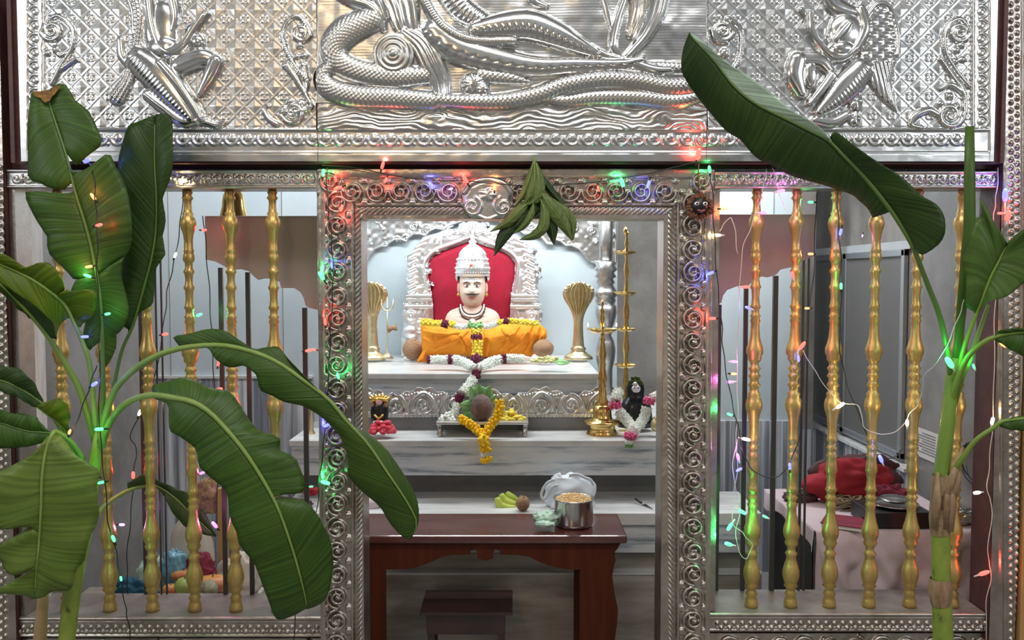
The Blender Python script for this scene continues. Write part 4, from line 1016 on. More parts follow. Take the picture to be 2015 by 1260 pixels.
# large drooping leaf
R1 = [(1874, 760, DR), (1861, 673, DR - .02), (1847, 616, DR - .04), (1826, 562, DR - .06), (1805, 508, DR - .08), (1793, 479, DR - .09), (1760, 425, DR - .1), (1729, 383, DR - .11), (1693, 340, DR - .12), (1657, 304, DR - .13), (1629, 276, DR - .14), (1590, 256, DR - .15), (1550, 236, DR - .16), (1486, 204, DR - .17), (1443, 169, DR - .18), (1407, 122, DR - .19), (1366, 78, DR - .2), (1357, 64, DR - .2)]
plant_leaf(rp_l, R1, [
    (4.6, 9.7, [(1797, 488, -.01), (1812, 502, -.02), (1829, 494, -.03), (1848, 478, -.04), (1858, 457, -.05), (1858, 430, -.05), (1850, 410, -.05), (1838, 398, -.05), (1811, 383, -.04), (1782, 354, -.03), (1756, 337, -.03), (1729, 322, -.03), (1693, 297, -.03), (1672, 280, -.02), (1658, 268, -.02), (1643, 258, -.02), (1634, 270, -.01)], .6),
    (6.2, 17, [(1716, 429, .04), (1705, 410, .04), (1690, 396, .05), (1675, 383, .05), (1648, 374, .05), (1621, 365, .05), (1596, 358, .05), (1571, 351, .05), (1541, 339, .05), (1514, 325, .05), (1496, 317, .05), (1479, 303, .05), (1457, 276, .05), (1438, 264, .05), (1421, 251, .05), (1386, 211, .05), (1361, 178, .04), (1341, 141, .03), (1343, 104, .02), (1350, 80, .01), (1357, 63)], 1.0),
], 'leaf_dark', midmat='midrib_dark', mr=(0.0085, 0.0016), nu=80, rip=0.003)
plant_leaf(rp_l, R1, [
    (10.1, 17, [(1636, 276, -.01), (1620, 257, -.01), (1604, 244, -.01), (1584, 232, -.01), (1564, 221, -.01), (1532, 195, -.01), (1500, 169, -.01), (1462, 144, -.01), (1425, 119, -.01), (1397, 93, -.01), (1371, 72), (1357, 63)], .3),
], 'leaf_pale', midmat='midrib_dark', nu=80, rip=0.001, mtube=False, bulge=0.002)
plant_leaf(rp_l, R1, [
    (4.9, 7.0, [(1797, 487, .04), (1806, 466, .05), (1800, 449, .05), (1775, 432, .05), (1750, 416, .05), (1733, 401, .04), (1722, 392, .03)], .1),
], 'leaf_pale', midmat='midrib_dark', nu=80, rip=0.001, mtube=False, bulge=0.002)
# rolled upright new leaf
q = MB().tube([P(1878, 745, DR), P(1886, 673, DR - .01), (P(1893, 600, DR - .02)), P(1903, 500, DR - .03), P(1908, 444, DR - .03), P(1908, 350, DR - .03), P(1908, 249, DR - .03)], [0.012, 0.0125, 0.014, 0.017, 0.0165, 0.0155, 0.0125], 12, flat=0.6)
q.build('rolled_leaf', 'leaf_mid', rp_l)
R3 = [(1876, 780, DR - .01), (1888, 725, DR - .03), (1901, 673, DR - .05), (1922, 616, DR - .07), (1947, 551, DR - .09), (1965, 515, DR - .1), (1981, 482, DR - .11)]
plant_leaf(rp_l, R3, [
    (2.9, 6, [(1914, 611), (1898, 600), (1897, 566), (1897, 533), (1890, 505), (1905, 466), (1918, 432), (1930, 425), (1932, 408), (1924, 392), (1937, 405), (1950, 428), (1962, 452), (1981, 481)], 1.2),
    (2.9, 6, [(1926, 610, -.01), (1947, 594, -.02), (1979, 583, -.03), (2015, 558, -.04), (2050, 535, -.05), (2050, 450, -.05), (2015, 449, -.04), (1981, 481)], .7),
], 'leaf_mid', midmat='petiole_green', mr=(0.0085, 0.002))
for pl, mm in (([(1870, 800, DR), (1885, 745, DR - .03), (1905, 702, DR - .06), (1935, 674, DR - .09), (1962, 662, DR - .1), (2000, 655, DR - .12), (2050, 652, DR - .13)],
           [(3.7, 6, [(1955, 668), (1960, 655), (1975, 648), (1995, 646), (2050, 644)]), (3.7, 6, [(1958, 670), (1984, 686), (2015, 702), (2050, 715)])]),
          ([(1868, 960, DR), (1880, 925, DR - .02), (1893, 904, DR - .04), (1918, 869, DR - .06), (1954, 843, DR - .08), (1979, 828, DR - .09), (2050, 822, DR - .1)],
           [(4.4, 6, [(1966, 833), (1985, 823), (2010, 820), (2050, 815)]), (4.4, 6, [(1970, 841), (1989, 846), (2015, 848), (2050, 850)])])):
    plant_leaf(rp_l, pl, mm, 'leaf_green', midmat='petiole_green', mr=(0.0095, 0.004))
q = MB().tube([P(1876, 800, DR), P(1893, 740, DR - .01), P(1915, 690, DR - .01), P(1945, 600, DR)], [0.009, 0.009, 0.008, 0.005], 8); q.build('petiole', 'petiole_green', rp_l)
unparent_fix(rp_l)

# ================================================================ MANGO LEAF BUNCH over the door
DM = 2.515
mg = thing('mango_leaf_bunch', 'bunch of drooping green mango leaves hung from the lintel centre', 'leaf bunch', P(1052, 312, DM))
MG = [([(1050, 318), (1042, 350), (1028, 385), (1011, 408)], 8, 'leaf_mango', .01, 0),
      ([(1052, 320), (1052, 355), (1042, 385), (1030, 405)], 11, 'leaf_mango', .0, 0),
      ([(1055, 320), (1060, 350), (1060, 375), (1054, 393), (1038, 404)], 12, 'leaf_mango', -.005, 0),
      ([(1058, 340), (1072, 360), (1092, 385), (1116, 411)], 9, 'leaf_mango_dark', .012, 0),
      ([(1060, 370), (1078, 400), (1098, 425), (1112, 445), (1126, 474)], 15, 'leaf_mango', -.01, 0),
      ([(1064, 380), (1088, 402), (1112, 420), (1126, 440), (1128, 472)], 12, 'leaf_mango', -.004, 0),
      ([(1064, 392), (1072, 420), (1068, 448), (1050, 464), (1022, 472)], 11, 'leaf_mango', -.012, 0),
      ([(1066, 392), (1078, 425), (1086, 452), (1090, 482)], 16, 'leaf_mango_dark', .005, 0),
      ([(1044, 395), (1022, 415), (998, 438), (965, 456)], 12, 'leaf_mango', .0, 0),
      ([(1040, 400), (1030, 420), (1018, 440), (1002, 456)], 15, 'leaf_mango_dark', .008, 0),
      ([(1030, 400), (1008, 440), (988, 470), (972, 504)], 15, 'leaf_mango_dark', .012, 0),
      ([(1050, 395), (1046, 420), (1030, 445), (1010, 460)], 8, 'leaf_mango', -.006, 0),
      ([(1056, 380), (1052, 410), (1046, 432)], 12, 'leaf_mango_dark', .01, 0)]
for k, (ms, wd, mm, dd, _) in enumerate(MG):
    n = len(ms); d = DM + dd
    L1, R1_ = [], []
    for i, (x, y) in enumerate(ms):
        a = ms[max(i - 1, 0)]; b = ms[min(i + 1, n - 1)]
        tx, ty = b[0] - a[0], b[1] - a[1]; l = math.hypot(tx, ty)
        wv = wd * [0.12, 0.85, 1.0, 0.75, 0.05][int(round(i * 4 / (n - 1)))]
        L1.append((x - ty / l * wv, y + tx / l * wv, .012)); R1_.append((x + ty / l * wv, y - tx / l * wv, .006))
    plant_leaf(mg, [(x, y, d - .012 * math.sin(i / (n - 1) * 3.1)) for i, (x, y) in enumerate(ms)], [(0, n - 1, L1), (0, n - 1, R1_)], mm, midmat='midrib_green' if mm == 'leaf_mango' else 'midrib_dark', mr=(0.0014, 0.0006), nu=20, nv=5, bulge=0.005, rip=0.001)
q = MB().tube([P(1050, 306, DM + .01), P(1053, 330, DM), P(1062, 380, DM + .01)], [0.0025, 0.004, 0.003], 6); q.build('twig', 'petiole_green', mg)
unparent_fix(mg)

# ================================================================ SHRINE FURNITURE AND IDOLS
def dep(py, z):
    """depth at which the horizontal plane z shows at image row py"""
    v = (630 - py) / F
    return (z - CZ) * (CP + v * SP) / (-SP + v * CP)
def reloc(t):
    unparent_fix(t)
def T(name, label, cat, px, py, d, group=None):
    return thing(name, label, cat, P(px, py, d), group)
def LP(prof, px, d, zref=None):
    """lathe profile from (half width px, py) rows, top to bottom -> (r, z) rising"""
    return [(max(r, 0.3) * M(d), Zat(y, d)) for r, y in reversed(prof)]
def lathe_px(name, prof, px, d, m, parent, n=24, sx=1, sy=1):
    pr = LP(prof, px, d)
    x = Xat(px, d, prof[-1][1])
    return MB().lathe([(r, z - pr[0][1]) for r, z in pr], (x, d - D0, pr[0][1]), n, sx=sx, sy=sy).build(name, m, parent)

# --- scalloped silver arch on the back wall
DA = 4.775
AX = [(640, 425), (640, 600), (700, 560), (716, 523), (725, 515), (732, 502), (742, 491), (752, 487), (764, 487), (768, 480), (778, 474), (790, 474), (802, 479), (806, 470), (815, 463), (827, 463), (838, 467), (846, 458), (858, 452), (874, 455), (884, 447), (900, 441), (920, 436), (945, 432), (980, 437), (1000, 443), (1015, 452),
      (1030, 463), (1048, 462), (1062, 467), (1074, 482), (1090, 484), (1093, 474), (1102, 477), (1111, 486), (1124, 485), (1138, 492), (1150, 508), (1162, 518), (1180, 521), (1215, 521), (1215, 380), (640, 380)]
cvA = Canvas(630, 376, 1222, 610, 1.6)
SA = cvA.poly(AX)
X, Y = cvA.X, cvA.Y
cvA.H[:] = 1.5 + 1.5 * vnoise(X, Y, 9, 2)
ra = random.Random(3)
for k in range(58):
    cx = ra.uniform(650, 1200); cy = ra.uniform(385, 545); r = ra.uniform(7, 13)
    cvA.spiral(cx, cy, r, ra.uniform(0, 6), 1.5, 2.4, 5, 2, 0, ra.choice((-1, 1)), 2)
for k in range(160):
    cvA.ell(ra.uniform(650, 1200), ra.uniform(385, 545), ra.uniform(2, 5), ra.uniform(2, 4), 4, 2, ang=ra.uniform(0, 3))
edge = (SA > 0) & (SA < 5)
cvA.H[edge] = (3 + 3 * np.sqrt(np.clip(1 - ((SA - 2.5) / 2.5) ** 2, 0, 1)))[edge]
t = T('silver_arch', 'scalloped embossed silver arch fixed on the pale wall above the throne', 'arch', 945, 480, DA)
sheet(cvA, DA, Xat(645, DA), Xat(1212, DA), Zat(600, DA), Zat(382, DA), 0.0022, 'silver_bright', t, {0: ('embossed_sheet', None)}, mask=SA > 0.3, thick=0.012)
reloc(t)
# --- silver column
t = T('silver_column', 'ornate silver column at the right end of the upper platform', 'column', 1190, 860, 4.66)
lathe_px('shaft', [(14, 330), (14, 470), (13, 515)], 1192, 4.66, 'silver_bright', t, 16)
lathe_px('capital', [(13, 512), (22, 517), (18, 524), (24, 530), (17, 537), (22, 545), (15, 549), (19, 556), (15, 561), (22, 572), (24, 582), (19, 586), (21, 592), (17, 600)], 1191, 4.66, 'silver_bright', t, 20)
lathe_px('vase', [(16, 598), (21, 603), (22, 618), (17, 636), (11, 650), (13, 655), (11, 660), (17, 672), (20, 690), (18, 710), (14, 725), (14, 760), (20, 770), (20, 790)], 1191, 4.66, 'silver_bright', t, 20)
o = [c for c in bpy.data.objects if c.parent == t][-1]
MB().box((Xat(1168, 4.66), 4.66 - D0 - .05, Z2), (Xat(1214, 4.66), 4.66 - D0 + .05, Zat(785, 4.66))).build('pedestal', 'marble_brown', t, smooth=False, bevel=0.003)
reloc(t)

# --- throne
DT = 4.60
TH = [(790, 700), (790, 660), (794, 640), (793, 615), (800, 596), (802, 570), (799, 545), (803, 515), (812, 493), (825, 476), (842, 464), (862, 458), (882, 450), (900, 452), (905, 441), (918, 438), (930, 434), (942, 438), (955, 441), (960, 452), (978, 450), (998, 458), (1018, 464), (1035, 476), (1048, 493), (1057, 515), (1061, 545), (1058, 570), (1060, 596), (1068, 615), (1066, 640), (1071, 660), (1071, 700)]
IN = [(853, 705), (854, 640), (853, 600), (849, 570), (843, 545), (841, 525), (845, 508), (856, 498), (875, 490), (895, 482), (912, 474), (925, 470), (937, 470), (950, 474), (967, 482), (985, 490), (1002, 498), (1012, 508), (1015, 525), (1013, 545), (1008, 570), (1004, 600), (1003, 640), (1003, 705)]
cvT = Canvas(785, 428, 1076, 706, 2.0)
ST = cvT.poly(TH); SI = cvT.poly(IN)
X, Y = cvT.X, cvT.Y
cvT.H[:] = 4 + 3 * vnoise(X, Y, 8, 6) + 6 * np.clip(np.minimum(ST, -SI) / 10, 0, 1)
for k in range(260):
    cx = ra.uniform(790, 1070); cy = ra.uniform(440, 600)
    cvT.ell(cx, cy, ra.uniform(3, 6.5), ra.uniform(2, 4.5), 5, 6 + ra.uniform(0, 4), ang=ra.uniform(0, 3))
for sx in (-1, 1):
    C0 = 928
    for y in range(470, 585, 11): cvT.stroke([(C0 + sx * (108 - (y < 500) * (500 - y) * .8), y), (C0 + sx * (122 - (y < 500) * (500 - y) * .8), y + 7)], 4, 6, 10)
    for y, h in ((583, 4), (590, 3), (604, 3)): 
        m = (np.abs(Y - y) < 2.6) & (np.sign(X - C0) == sx); cvT.H[m] = 14 + h
    cvT.ell(C0 + sx * 118, 622, 16, 16, 9, 10, rings=(2, 2)); cvT.ell(C0 + sx * 100, 640, 12, 14, 8, 10, rings=(2, 2)); cvT.ell(C0 + sx * 120, 652, 14, 12, 8, 10)
    cvT.stroke([(C0 + sx * 88, 690), (C0 + sx * 96, 640), (C0 + sx * 84, 590), (C0 + sx * 90, 545), (C0 + sx * 90, 515), (C0 + sx * 70, 493), (C0 + sx * 30, 478), (C0, 466)], 3.2, 4, 9)
for a in range(9):
    an_ = math.pi * (0.1 + 0.8 * a / 8); cvT.stroke([(930 - 8 * math.cos(an_), 462 - 8 * math.sin(an_)), (930 - 24 * math.cos(an_), 464 - 24 * math.sin(an_))], [2.5, 3.5], 7, 12)
t = T('silver_throne', 'ornate silver throne with red velvet back behind the seated idol', 'throne', 930, 700, DT)
sheet(cvT, DT, Xat(787, DT), Xat(1073, DT), Z1, Zat(433, DT), 0.0021, 'silver_white', t, {0: ('embossed_back', None)}, mask=(ST > 0.3) & (SI < 0), thick=0.03)
cvC = Canvas(838, 466, 1020, 706, 1.0)
SC_ = cvC.poly(IN); cvC.H[:] = 6 * np.clip(SC_ / 14, 0, 1) ** .5 + 1.5 * vnoise(cvC.X, cvC.Y, 30, 3)
sheet(cvC, DT + 0.004, Xat(838, DT), Xat(1020, DT), Z1, Zat(466, DT), 0.003, 'red_velvet', t, {0: ('velvet_cushion', None)}, mask=SC_ > -1.5, thick=0.02)
MB().box((Xat(800, DT), DT - D0 - .16, Z1), (Xat(1060, DT), DT - D0 + .03, Z1 + 0.02)).build('seat', 'silver_white', t, smooth=False, bevel=.006)
reloc(t)

# --- crowned idol: one continuous bust, then crown, hair, necklaces
DI = 4.40
t = T('idol_statue', 'painted moustached idol with tall silver crown seated on the throne', 'statue', 930, 700, DI)
m1 = M(DI); cx = Xat(930, DI, 580)
rows = [(700, 60, 34, 0), (670, 60, 32, 0), (650, 57, 30, 0), (636, 55, 27, 0), (626, 53.5, 24, 0), (618, 50, 21, 0), (612, 44, 19, 0), (608, 36, 17, 0), (605, 27, 15, 0), (602.5, 19, 14, -1), (600.5, 17, 14.5, -3), (598, 17.5, 17, -5), (594, 19.5, 19, -6), (589, 22, 21, -6), (583, 23.5, 22.5, -6), (577, 24.5, 23, -6), (571, 25, 23.5, -5.5), (565, 25.3, 24, -5), (559, 25.6, 24, -5), (553, 25.5, 24, -5), (546, 25, 24, -4.5), (538, 24, 23, -4), (530, 21, 20, -4), (523, 14, 13, -4), (519, 4, 4, -4)]
R_ = cat(rows, 110); nn = 64; vs = []
def gs(a, s): return math.exp(-(a / s) ** 2)
for (y, hw, hd, off) in R_:
    z = Zat(y, DI)
    for k in range(nn):
        a = 2 * math.pi * k / nn; ca, sa = math.cos(a), math.sin(a)
        ex = 0.86
        X_ = hw * math.copysign(abs(ca) ** ex, ca); Y_ = hd * math.copysign(abs(sa) ** ex, sa) + off
        if sa < 0 and y < 603:          # face, towards the camera
            f = 0
            f += 7.5 * gs(X_, 4.2) * gs(y - 573, 5) + 4.5 * gs(X_, 2.8) * gs(y - 565, 8)
            f += 2.0 * gs(X_, 5) * gs(y - 577, 2)
            f -= 3.0 * (gs(X_ - 10, 5) + gs(X_ + 10, 5)) * gs(y - 562, 4)
            f += 1.6 * (gs(X_ - 10, 3.6) + gs(X_ + 10, 3.6)) * gs(y - 562.5, 2.4)
            f += 2.2 * (gs(X_ - 10, 8) + gs(X_ + 10, 8)) * gs(y - 555.5, 2.8)
            f += 2.6 * gs(X_, 8) * gs(y - 583, 2.2) + 1.8 * gs(X_, 7) * gs(y - 588, 2.2)
            f += 3.0 * gs(X_, 8) * gs(y - 596, 4) + 1.5 * (gs(X_ - 15, 6) + gs(X_ + 15, 6)) * gs(y - 576, 7)
            Y_ -= f
        if y > 606 and sa < 0: Y_ -= 3.5 * (gs(X_ - 22, 16) + gs(X_ + 22, 16)) * gs(y - 632, 12)
        vs.append((cx + X_ * m1, DI - D0 + Y_ * m1, z))
b = MB().grid(vs, len(R_), nn, True)
b.f.append(tuple(range(nn))); b.f.append(tuple(range((len(R_) - 1) * nn, len(R_) * nn)))
bust = b.build('bust', 'skin_paint', t)
# painted face region is a paler paint
me = bust.data; me.materials.append(MATS['face_paint'])
for p in me.polygons:
    c = p.center
    ppx, ppy = inv(c.x, c.y + D0, c.z)
    if 540 < ppy < 601 and c.y < DI - D0 - 4 * m1: p.material_index = 1
for sx in (-1, 1):
    MB().ball((cx + sx * 27 * m1, DI - D0 - 2 * m1, Zat(567, DI)), 1, 14, 10, (3.2 * m1, 5 * m1, 11 * m1)).build('ear', 'skin_paint', t)
    MB().ball((cx + sx * 27.5 * m1, DI - D0 - 4 * m1, Zat(580, DI)), 3.4 * m1, 10, 8).build('earring', 'gold', t)
    e = MB().ball((cx + sx * 10 * m1, DI - D0 - 27.5 * m1, Zat(562.5, DI)), 1, 14, 8, (4.6 * m1, 1.6 * m1, 2.0 * m1)).build('eye', 'white_paint', t)
    MB().ball((cx + sx * 9.6 * m1, DI - D0 - 28.8 * m1, Zat(562.5, DI)), 1, 10, 8, (1.9 * m1, 0.7 * m1, 1.8 * m1)).build('pupil', 'black_paint', e)
    MB().tube([(cx + sx * x * m1, DI - D0 - yy * m1, Zat(y, DI)) for x, y, yy in ((4, 557, 30.6), (9, 555, 30.8), (14, 556, 28.5), (17, 559, 26))], [0.6 * m1, 1.1 * m1, 0.9 * m1, 0.4 * m1], 6).build('eyebrow', 'black_paint', t)
    MB().tube([(cx + sx * x * m1, DI - D0 - yy * m1, Zat(y, DI)) for x, y, yy in ((0.5, 578.6, 34), (5, 579.4, 32.2), (10, 579, 30), (14, 577, 27.5))], [1.4 * m1, 1.5 * m1, 1.1 * m1, 0.4 * m1], 6).build('moustache', 'black_paint', t)
MB().ball((cx, DI - D0 - 29.8 * m1, Zat(585, DI)), 1, 12, 8, (7.5 * m1, 2.4 * m1, 2.4 * m1)).build('lips', 'lip_paint', t)
MB().ball((cx, DI - D0 - 27.2 * m1, Zat(549, DI)), 1, 14, 8, (13 * m1, 2.4 * m1, 2.6 * m1)).build('forehead_mark', 'white_paint', t)
# hair band under the crown
lathe_px('hair', [(25.5, 538), (26.2, 544), (26.0, 547)], 930, DI, 'black_paint', t, 32, sy=1.0)
for sx in (-1, 1):
    MB().ball((cx + sx * 25.2 * m1, DI - D0 - 3 * m1, Zat(551, DI)), 1, 10, 8, (2.4 * m1, 10 * m1, 8 * m1)).build('sideburn', 'black_paint', t)
cr = lathe_px('crown', [(2, 452), (3.5, 457), (2.2, 462), (5.5, 466), (4, 471), (8, 475), (6, 480), (12, 484), (19, 489), (25, 496), (27.5, 501), (27, 504), (30, 509), (30, 513), (32.5, 520), (33.5, 529), (34, 537), (33, 543), (28, 545), (26, 541), (24, 530)], 930, DI, 'silver_white', t, 40)
for sx in (-1, 1):
    MB().ball((cx + sx * 30 * m1, DI - D0 + 2 * m1, Zat(545, DI)), 1, 12, 10, (4 * m1, 14 * m1, 9 * m1)).build('crown_flap', 'silver_white', t)
MB().lathe([(26.6 * m1, 0), (27.6 * m1, 1.5 * m1), (27.6 * m1, 4 * m1), (26.4 * m1, 5 * m1)], (cx, DI - D0 - 4 * m1, Zat(545, DI)), 36, cap=False).build('crown_band', 'silver_bright', cr)
fm = MB()
for k in range(26):
    a = math.pi * (1.05 + 0.9 * (k % 13) / 12); yy = 528 if k < 13 else 511
    rr = (33.4 if k < 13 else 30.0) * m1
    fm.ball((cx + rr * math.cos(a), DI - D0 + rr * math.sin(a), Zat(yy, DI)), 2.6 * m1, 7, 5)
for k in range(40):
    a = math.pi * (1.05 + 0.9 * (k % 20) / 19); yy = 537 if k < 20 else 519
    rr = (33.8 if k < 20 else 32.2) * m1
    fm.ball((cx + rr * math.cos(a), DI - D0 + rr * math.sin(a), Zat(yy, DI)), 1.3 * m1, 6, 4)
fm.build('crown_bosses', 'silver_white', cr)
MB().ball((cx - 1 * m1, DI - D0 - 31.5 * m1, Zat(524, DI)), 4 * m1, 12, 8, (1, .5, 1)).build('crown_jewel', 'ruby', cr)
# necklaces
def necklace(drop, half, rad, mt, nm, n, ytop=600, lift=0):
    b = MB()
    for k in range(n):
        t_ = -1 + 2 * k / (n - 1)
        x = half * math.sin(t_ * 1.45) ; y = ytop + drop * (1 - (abs(t_)) ** 2.2)
        yd = 16 + 12 * (1 - abs(t_) ** 2) + lift
        if y > 612: yd = 23 + lift + 2
        b.ball((cx + x * m1, DI - D0 - yd * m1, Zat(y, DI)), rad * m1, 7, 5)
    return b.build(nm, mt, t)
necklace(18, 21, 1.5, 'black_paint', 'necklace_dark_beads', 34)
necklace(22, 23, 1.8, 'white_paint', 'necklace_white_beads', 34, lift=1)
necklace(29, 26, 1.5, 'black_paint', 'necklace_dark_beads', 38, lift=1)
MB().ball((cx + 1 * m1, DI - D0 - 29 * m1, Zat(632, DI)), 1, 12, 8, (6 * m1, 2 * m1, 6 * m1)).build('pendant', 'white_paint', t)
# knees / lap under the cloth
MB().box((cx - 100 * m1, DI - D0 - 22 * m1, Z1 + .022), (cx + 100 * m1, DI - D0 + 4 * m1, Zat(655, DI))).build('lap', 'orange_cloth', t, bevel=0.02)
reloc(t)

# --- orange cloth draped over the lap
OC = [(828, 645), (832, 634), (850, 630), (880, 634), (905, 640), (930, 643), (960, 642), (985, 638), (1010, 635), (1040, 633), (1062, 637), (1075, 648), (1077, 662), (1070, 672), (1060, 682), (1052, 694), (1045, 703), (1035, 700), (1010, 697), (985, 699), (955, 703), (925, 701), (905, 698), (870, 697), (842, 698), (840, 713), (820, 713), (826, 700), (832, 690), (829, 665)]
cvO = Canvas(814, 624, 1082, 718, 2.0); SO = cvO.poly(OC)
X, Y = cvO.X, cvO.Y
cvO.H[:] = 20 * np.clip(SO / 22, 0, 1) ** .5 + 4 * vnoise(X, Y, 24, 3) + 2 * vnoise(X, Y, 10, 5)
for p_, r_, h_ in (([(835, 650), (870, 656), (905, 652)], 3, 3), ([(920, 650), (895, 672), (860, 688)], 4, 4), ([(905, 655), (915, 680), (912, 697)], 4, 4), ([(1045, 640), (1030, 668), (1005, 690)], 4, 6), ([(1058, 645), (1048, 672), (1035, 692)], 5, 7), ([(990, 645), (1000, 668), (985, 690)], 4, 4), ([(1070, 655), (1058, 675), (1048, 695)], 4, 6), ([(1020, 642), (1008, 658), (985, 668)], 3, 4), ([(836, 665), (855, 672), (885, 668)], 3, 3), ([(956, 650), (960, 675), (958, 698)], 4, 5)):
    q = Canvas(814, 624, 1082, 718, 2.0); q.stroke(p_, r_, h_, 0); cvO.H += q.H
DO = 4.30
t = T('orange_cloth', 'bright orange cloth draped over the lap of the idol', 'cloth', 950, 700, DO)
sheet(cvO, DO, Xat(814, DO), Xat(1082, DO), Zat(714, DO), Zat(628, DO), 0.002, 'orange_cloth', t, {0: ('drape', None)}, mask=SO > 0.2, thick=0.008)
reloc(t)

# --- garlands
def garland(name, label, parts, group=None, seed=1):
    """parts: list of (part name, material, [(px,py,d)...], radius px, bead px)"""
    rg = random.Random(seed)
    x, y, d = parts[0][2][0]
    t = T(name, label, 'garland', x, y, d, group)
    for nm, mm, path, rad, bead in parts:
        C = cat(path, 60); b = MB()
        pts = [P(*c) for c in C]
        L = sum((pts[i + 1] - pts[i]).length for i in range(59)); mpx = M(C[0][2])
        n = max(3, int(L / (bead * mpx * 0.95)))
        q = max(5, int(2 * math.pi * rad / (bead * 1.5)))
        b.tube([pts[int(i * 59 / 11)] for i in range(12)], rad * mpx * 0.8, 7)
        for i in range(n + 1):
            c = pts[min(59, int(i / n * 59))]; c2 = pts[min(59, int(i / n * 59) + 1)]; c0 = pts[max(0, int(i / n * 59) - 1)]
            tt = (c2 - c0).normalized(); u = tt.cross(Vector((0, 1, 0.1))).normalized(); v = tt.cross(u)
            for k in range(q):
                a = 2 * math.pi * (k + 0.5 * (i % 2)) / q + rg.uniform(-.2, .2)
                r = rad * mpx * rg.uniform(0.78, 1.0)
                b.ball(c + (u * math.cos(a) + v * math.sin(a)) * r, bead * mpx * rg.uniform(.42, .62), 5, 4)
        b.build(nm, mm, t)
    reloc(t); return t
dg = 4.20
garland('flower_garland', 'thin yellow, white and maroon flower string along the top of the orange cloth', [
    ('yellow_blooms', 'yellow_flower', [(829, 634, dg), (848, 635, dg), (868, 637, dg)], 6, 5),
    ('maroon_blooms', 'purple_flower', [(870, 637, dg), (880, 639, dg)], 6.5, 5),
    ('yellow_blooms', 'yellow_flower', [(884, 637, dg), (894, 640, dg)], 6, 5),
    ('white_blooms', 'jasmine', [(894, 641, dg), (906, 643, dg), (918, 642, dg)], 5.5, 3.5),
    ('white_blooms', 'jasmine', [(952, 643, dg), (966, 641, dg), (978, 636, dg)], 5.5, 3.5),
    ('yellow_blooms', 'yellow_flower', [(980, 635, dg), (1005, 632, dg), (1030, 634, dg), (1058, 637, dg)], 5, 4.5),
    ('maroon_blooms', 'purple_flower', [(992, 631, dg - .01), (1000, 633, dg - .01)], 5, 4),
    ('leaf_knot', 'betel_green', [(922, 638, dg), (935, 643, dg), (948, 638, dg)], 6, 5),
    ('yellow_blooms', 'yellow_flower', [(937, 648, dg), (938, 656, dg)], 9, 6),
    ('maroon_blooms', 'purple_flower', [(938, 660, dg), (938, 666, dg)], 10, 6),
    ('yellow_blooms', 'yellow_flower', [(939, 672, dg), (939, 685, dg), (938, 698, dg)], 9.5, 6.5),
    ('maroon_blooms', 'purple_flower', [(936, 702, dg - .01), (936, 708, dg - .02)], 8.5, 6)], seed=3)
d1 = 3.98; df_ = 3.84
garland('flower_garland', 'long white jasmine garland with purple bands hanging over the upper platform edge', [
    ('purple_band', 'purple_flower', [(841, 708, d1), (845, 708, d1)], 7, 3.5),
    ('white_band', 'jasmine', [(848, 709, d1), (864, 708, d1), (880, 708, d1)], 9, 3.2),
    ('purple_band', 'purple_flower', [(883, 708, d1), (890, 708, d1)], 9.5, 3.2),
    ('white_band', 'jasmine', [(893, 708, d1), (912, 713, d1 - .03), (932, 726, df_ + .02)], 9.5, 3.2),
    ('white_band', 'jasmine', [(1030, 706, d1), (1012, 705, d1), (998, 706, d1)], 8.5, 3.2),
    ('purple_band', 'purple_flower', [(995, 707, d1), (988, 707, d1)], 9.5, 3.2),
    ('white_band', 'jasmine', [(985, 708, d1), (966, 713, d1 - .03), (943, 726, df_ + .02)], 9.5, 3.2),
    ('purple_band', 'purple_flower', [(938, 731, df_ - .02), (936, 742, df_ - .035)], 9, 3.2),
    ('white_band', 'jasmine', [(932, 746, df_ - .04), (920, 762, df_ - .07), (912, 774, df_ - .09)], 10, 3.2),
    ('purple_band', 'purple_flower', [(907, 777, df_ - .10), (900, 790, df_ - .10)], 9, 3.2),
    ('white_band', 'jasmine', [(900, 796, df_ - .11), (897, 806, df_ - .12), (893, 815, df_ - .12)], 8, 3.2)], seed=5)
ds = 3.60; dp = 3.515
garland('marigold_garland', 'orange yellow marigold garland looped below the dark coconut and hanging over the ledge', [
    ('marigold_blooms', 'marigold', [(906, 824, ds), (920, 832, ds - .02), (934, 842, ds - .03), (948, 856, ds - .05)], 7, 7),
    ('marigold_blooms', 'marigold', [(982, 790, ds), (984, 808, ds - .01), (976, 824, ds - .02), (964, 840, ds - .03), (952, 856, ds - .05)], 8, 7),
    ('marigold_blooms', 'marigold', [(950, 858, ds - .05), (951, 866, dp - .015), (954, 878, dp - .005), (955, 886, dp)], 9.5, 7.5),
    ('white_blooms', 'jasmine', [(952, 891, dp), (953, 898, dp)], 6.5, 4),
    ('marigold_blooms', 'marigold', [(956, 903, dp), (957, 908, dp)], 10, 7.5)], seed=7)
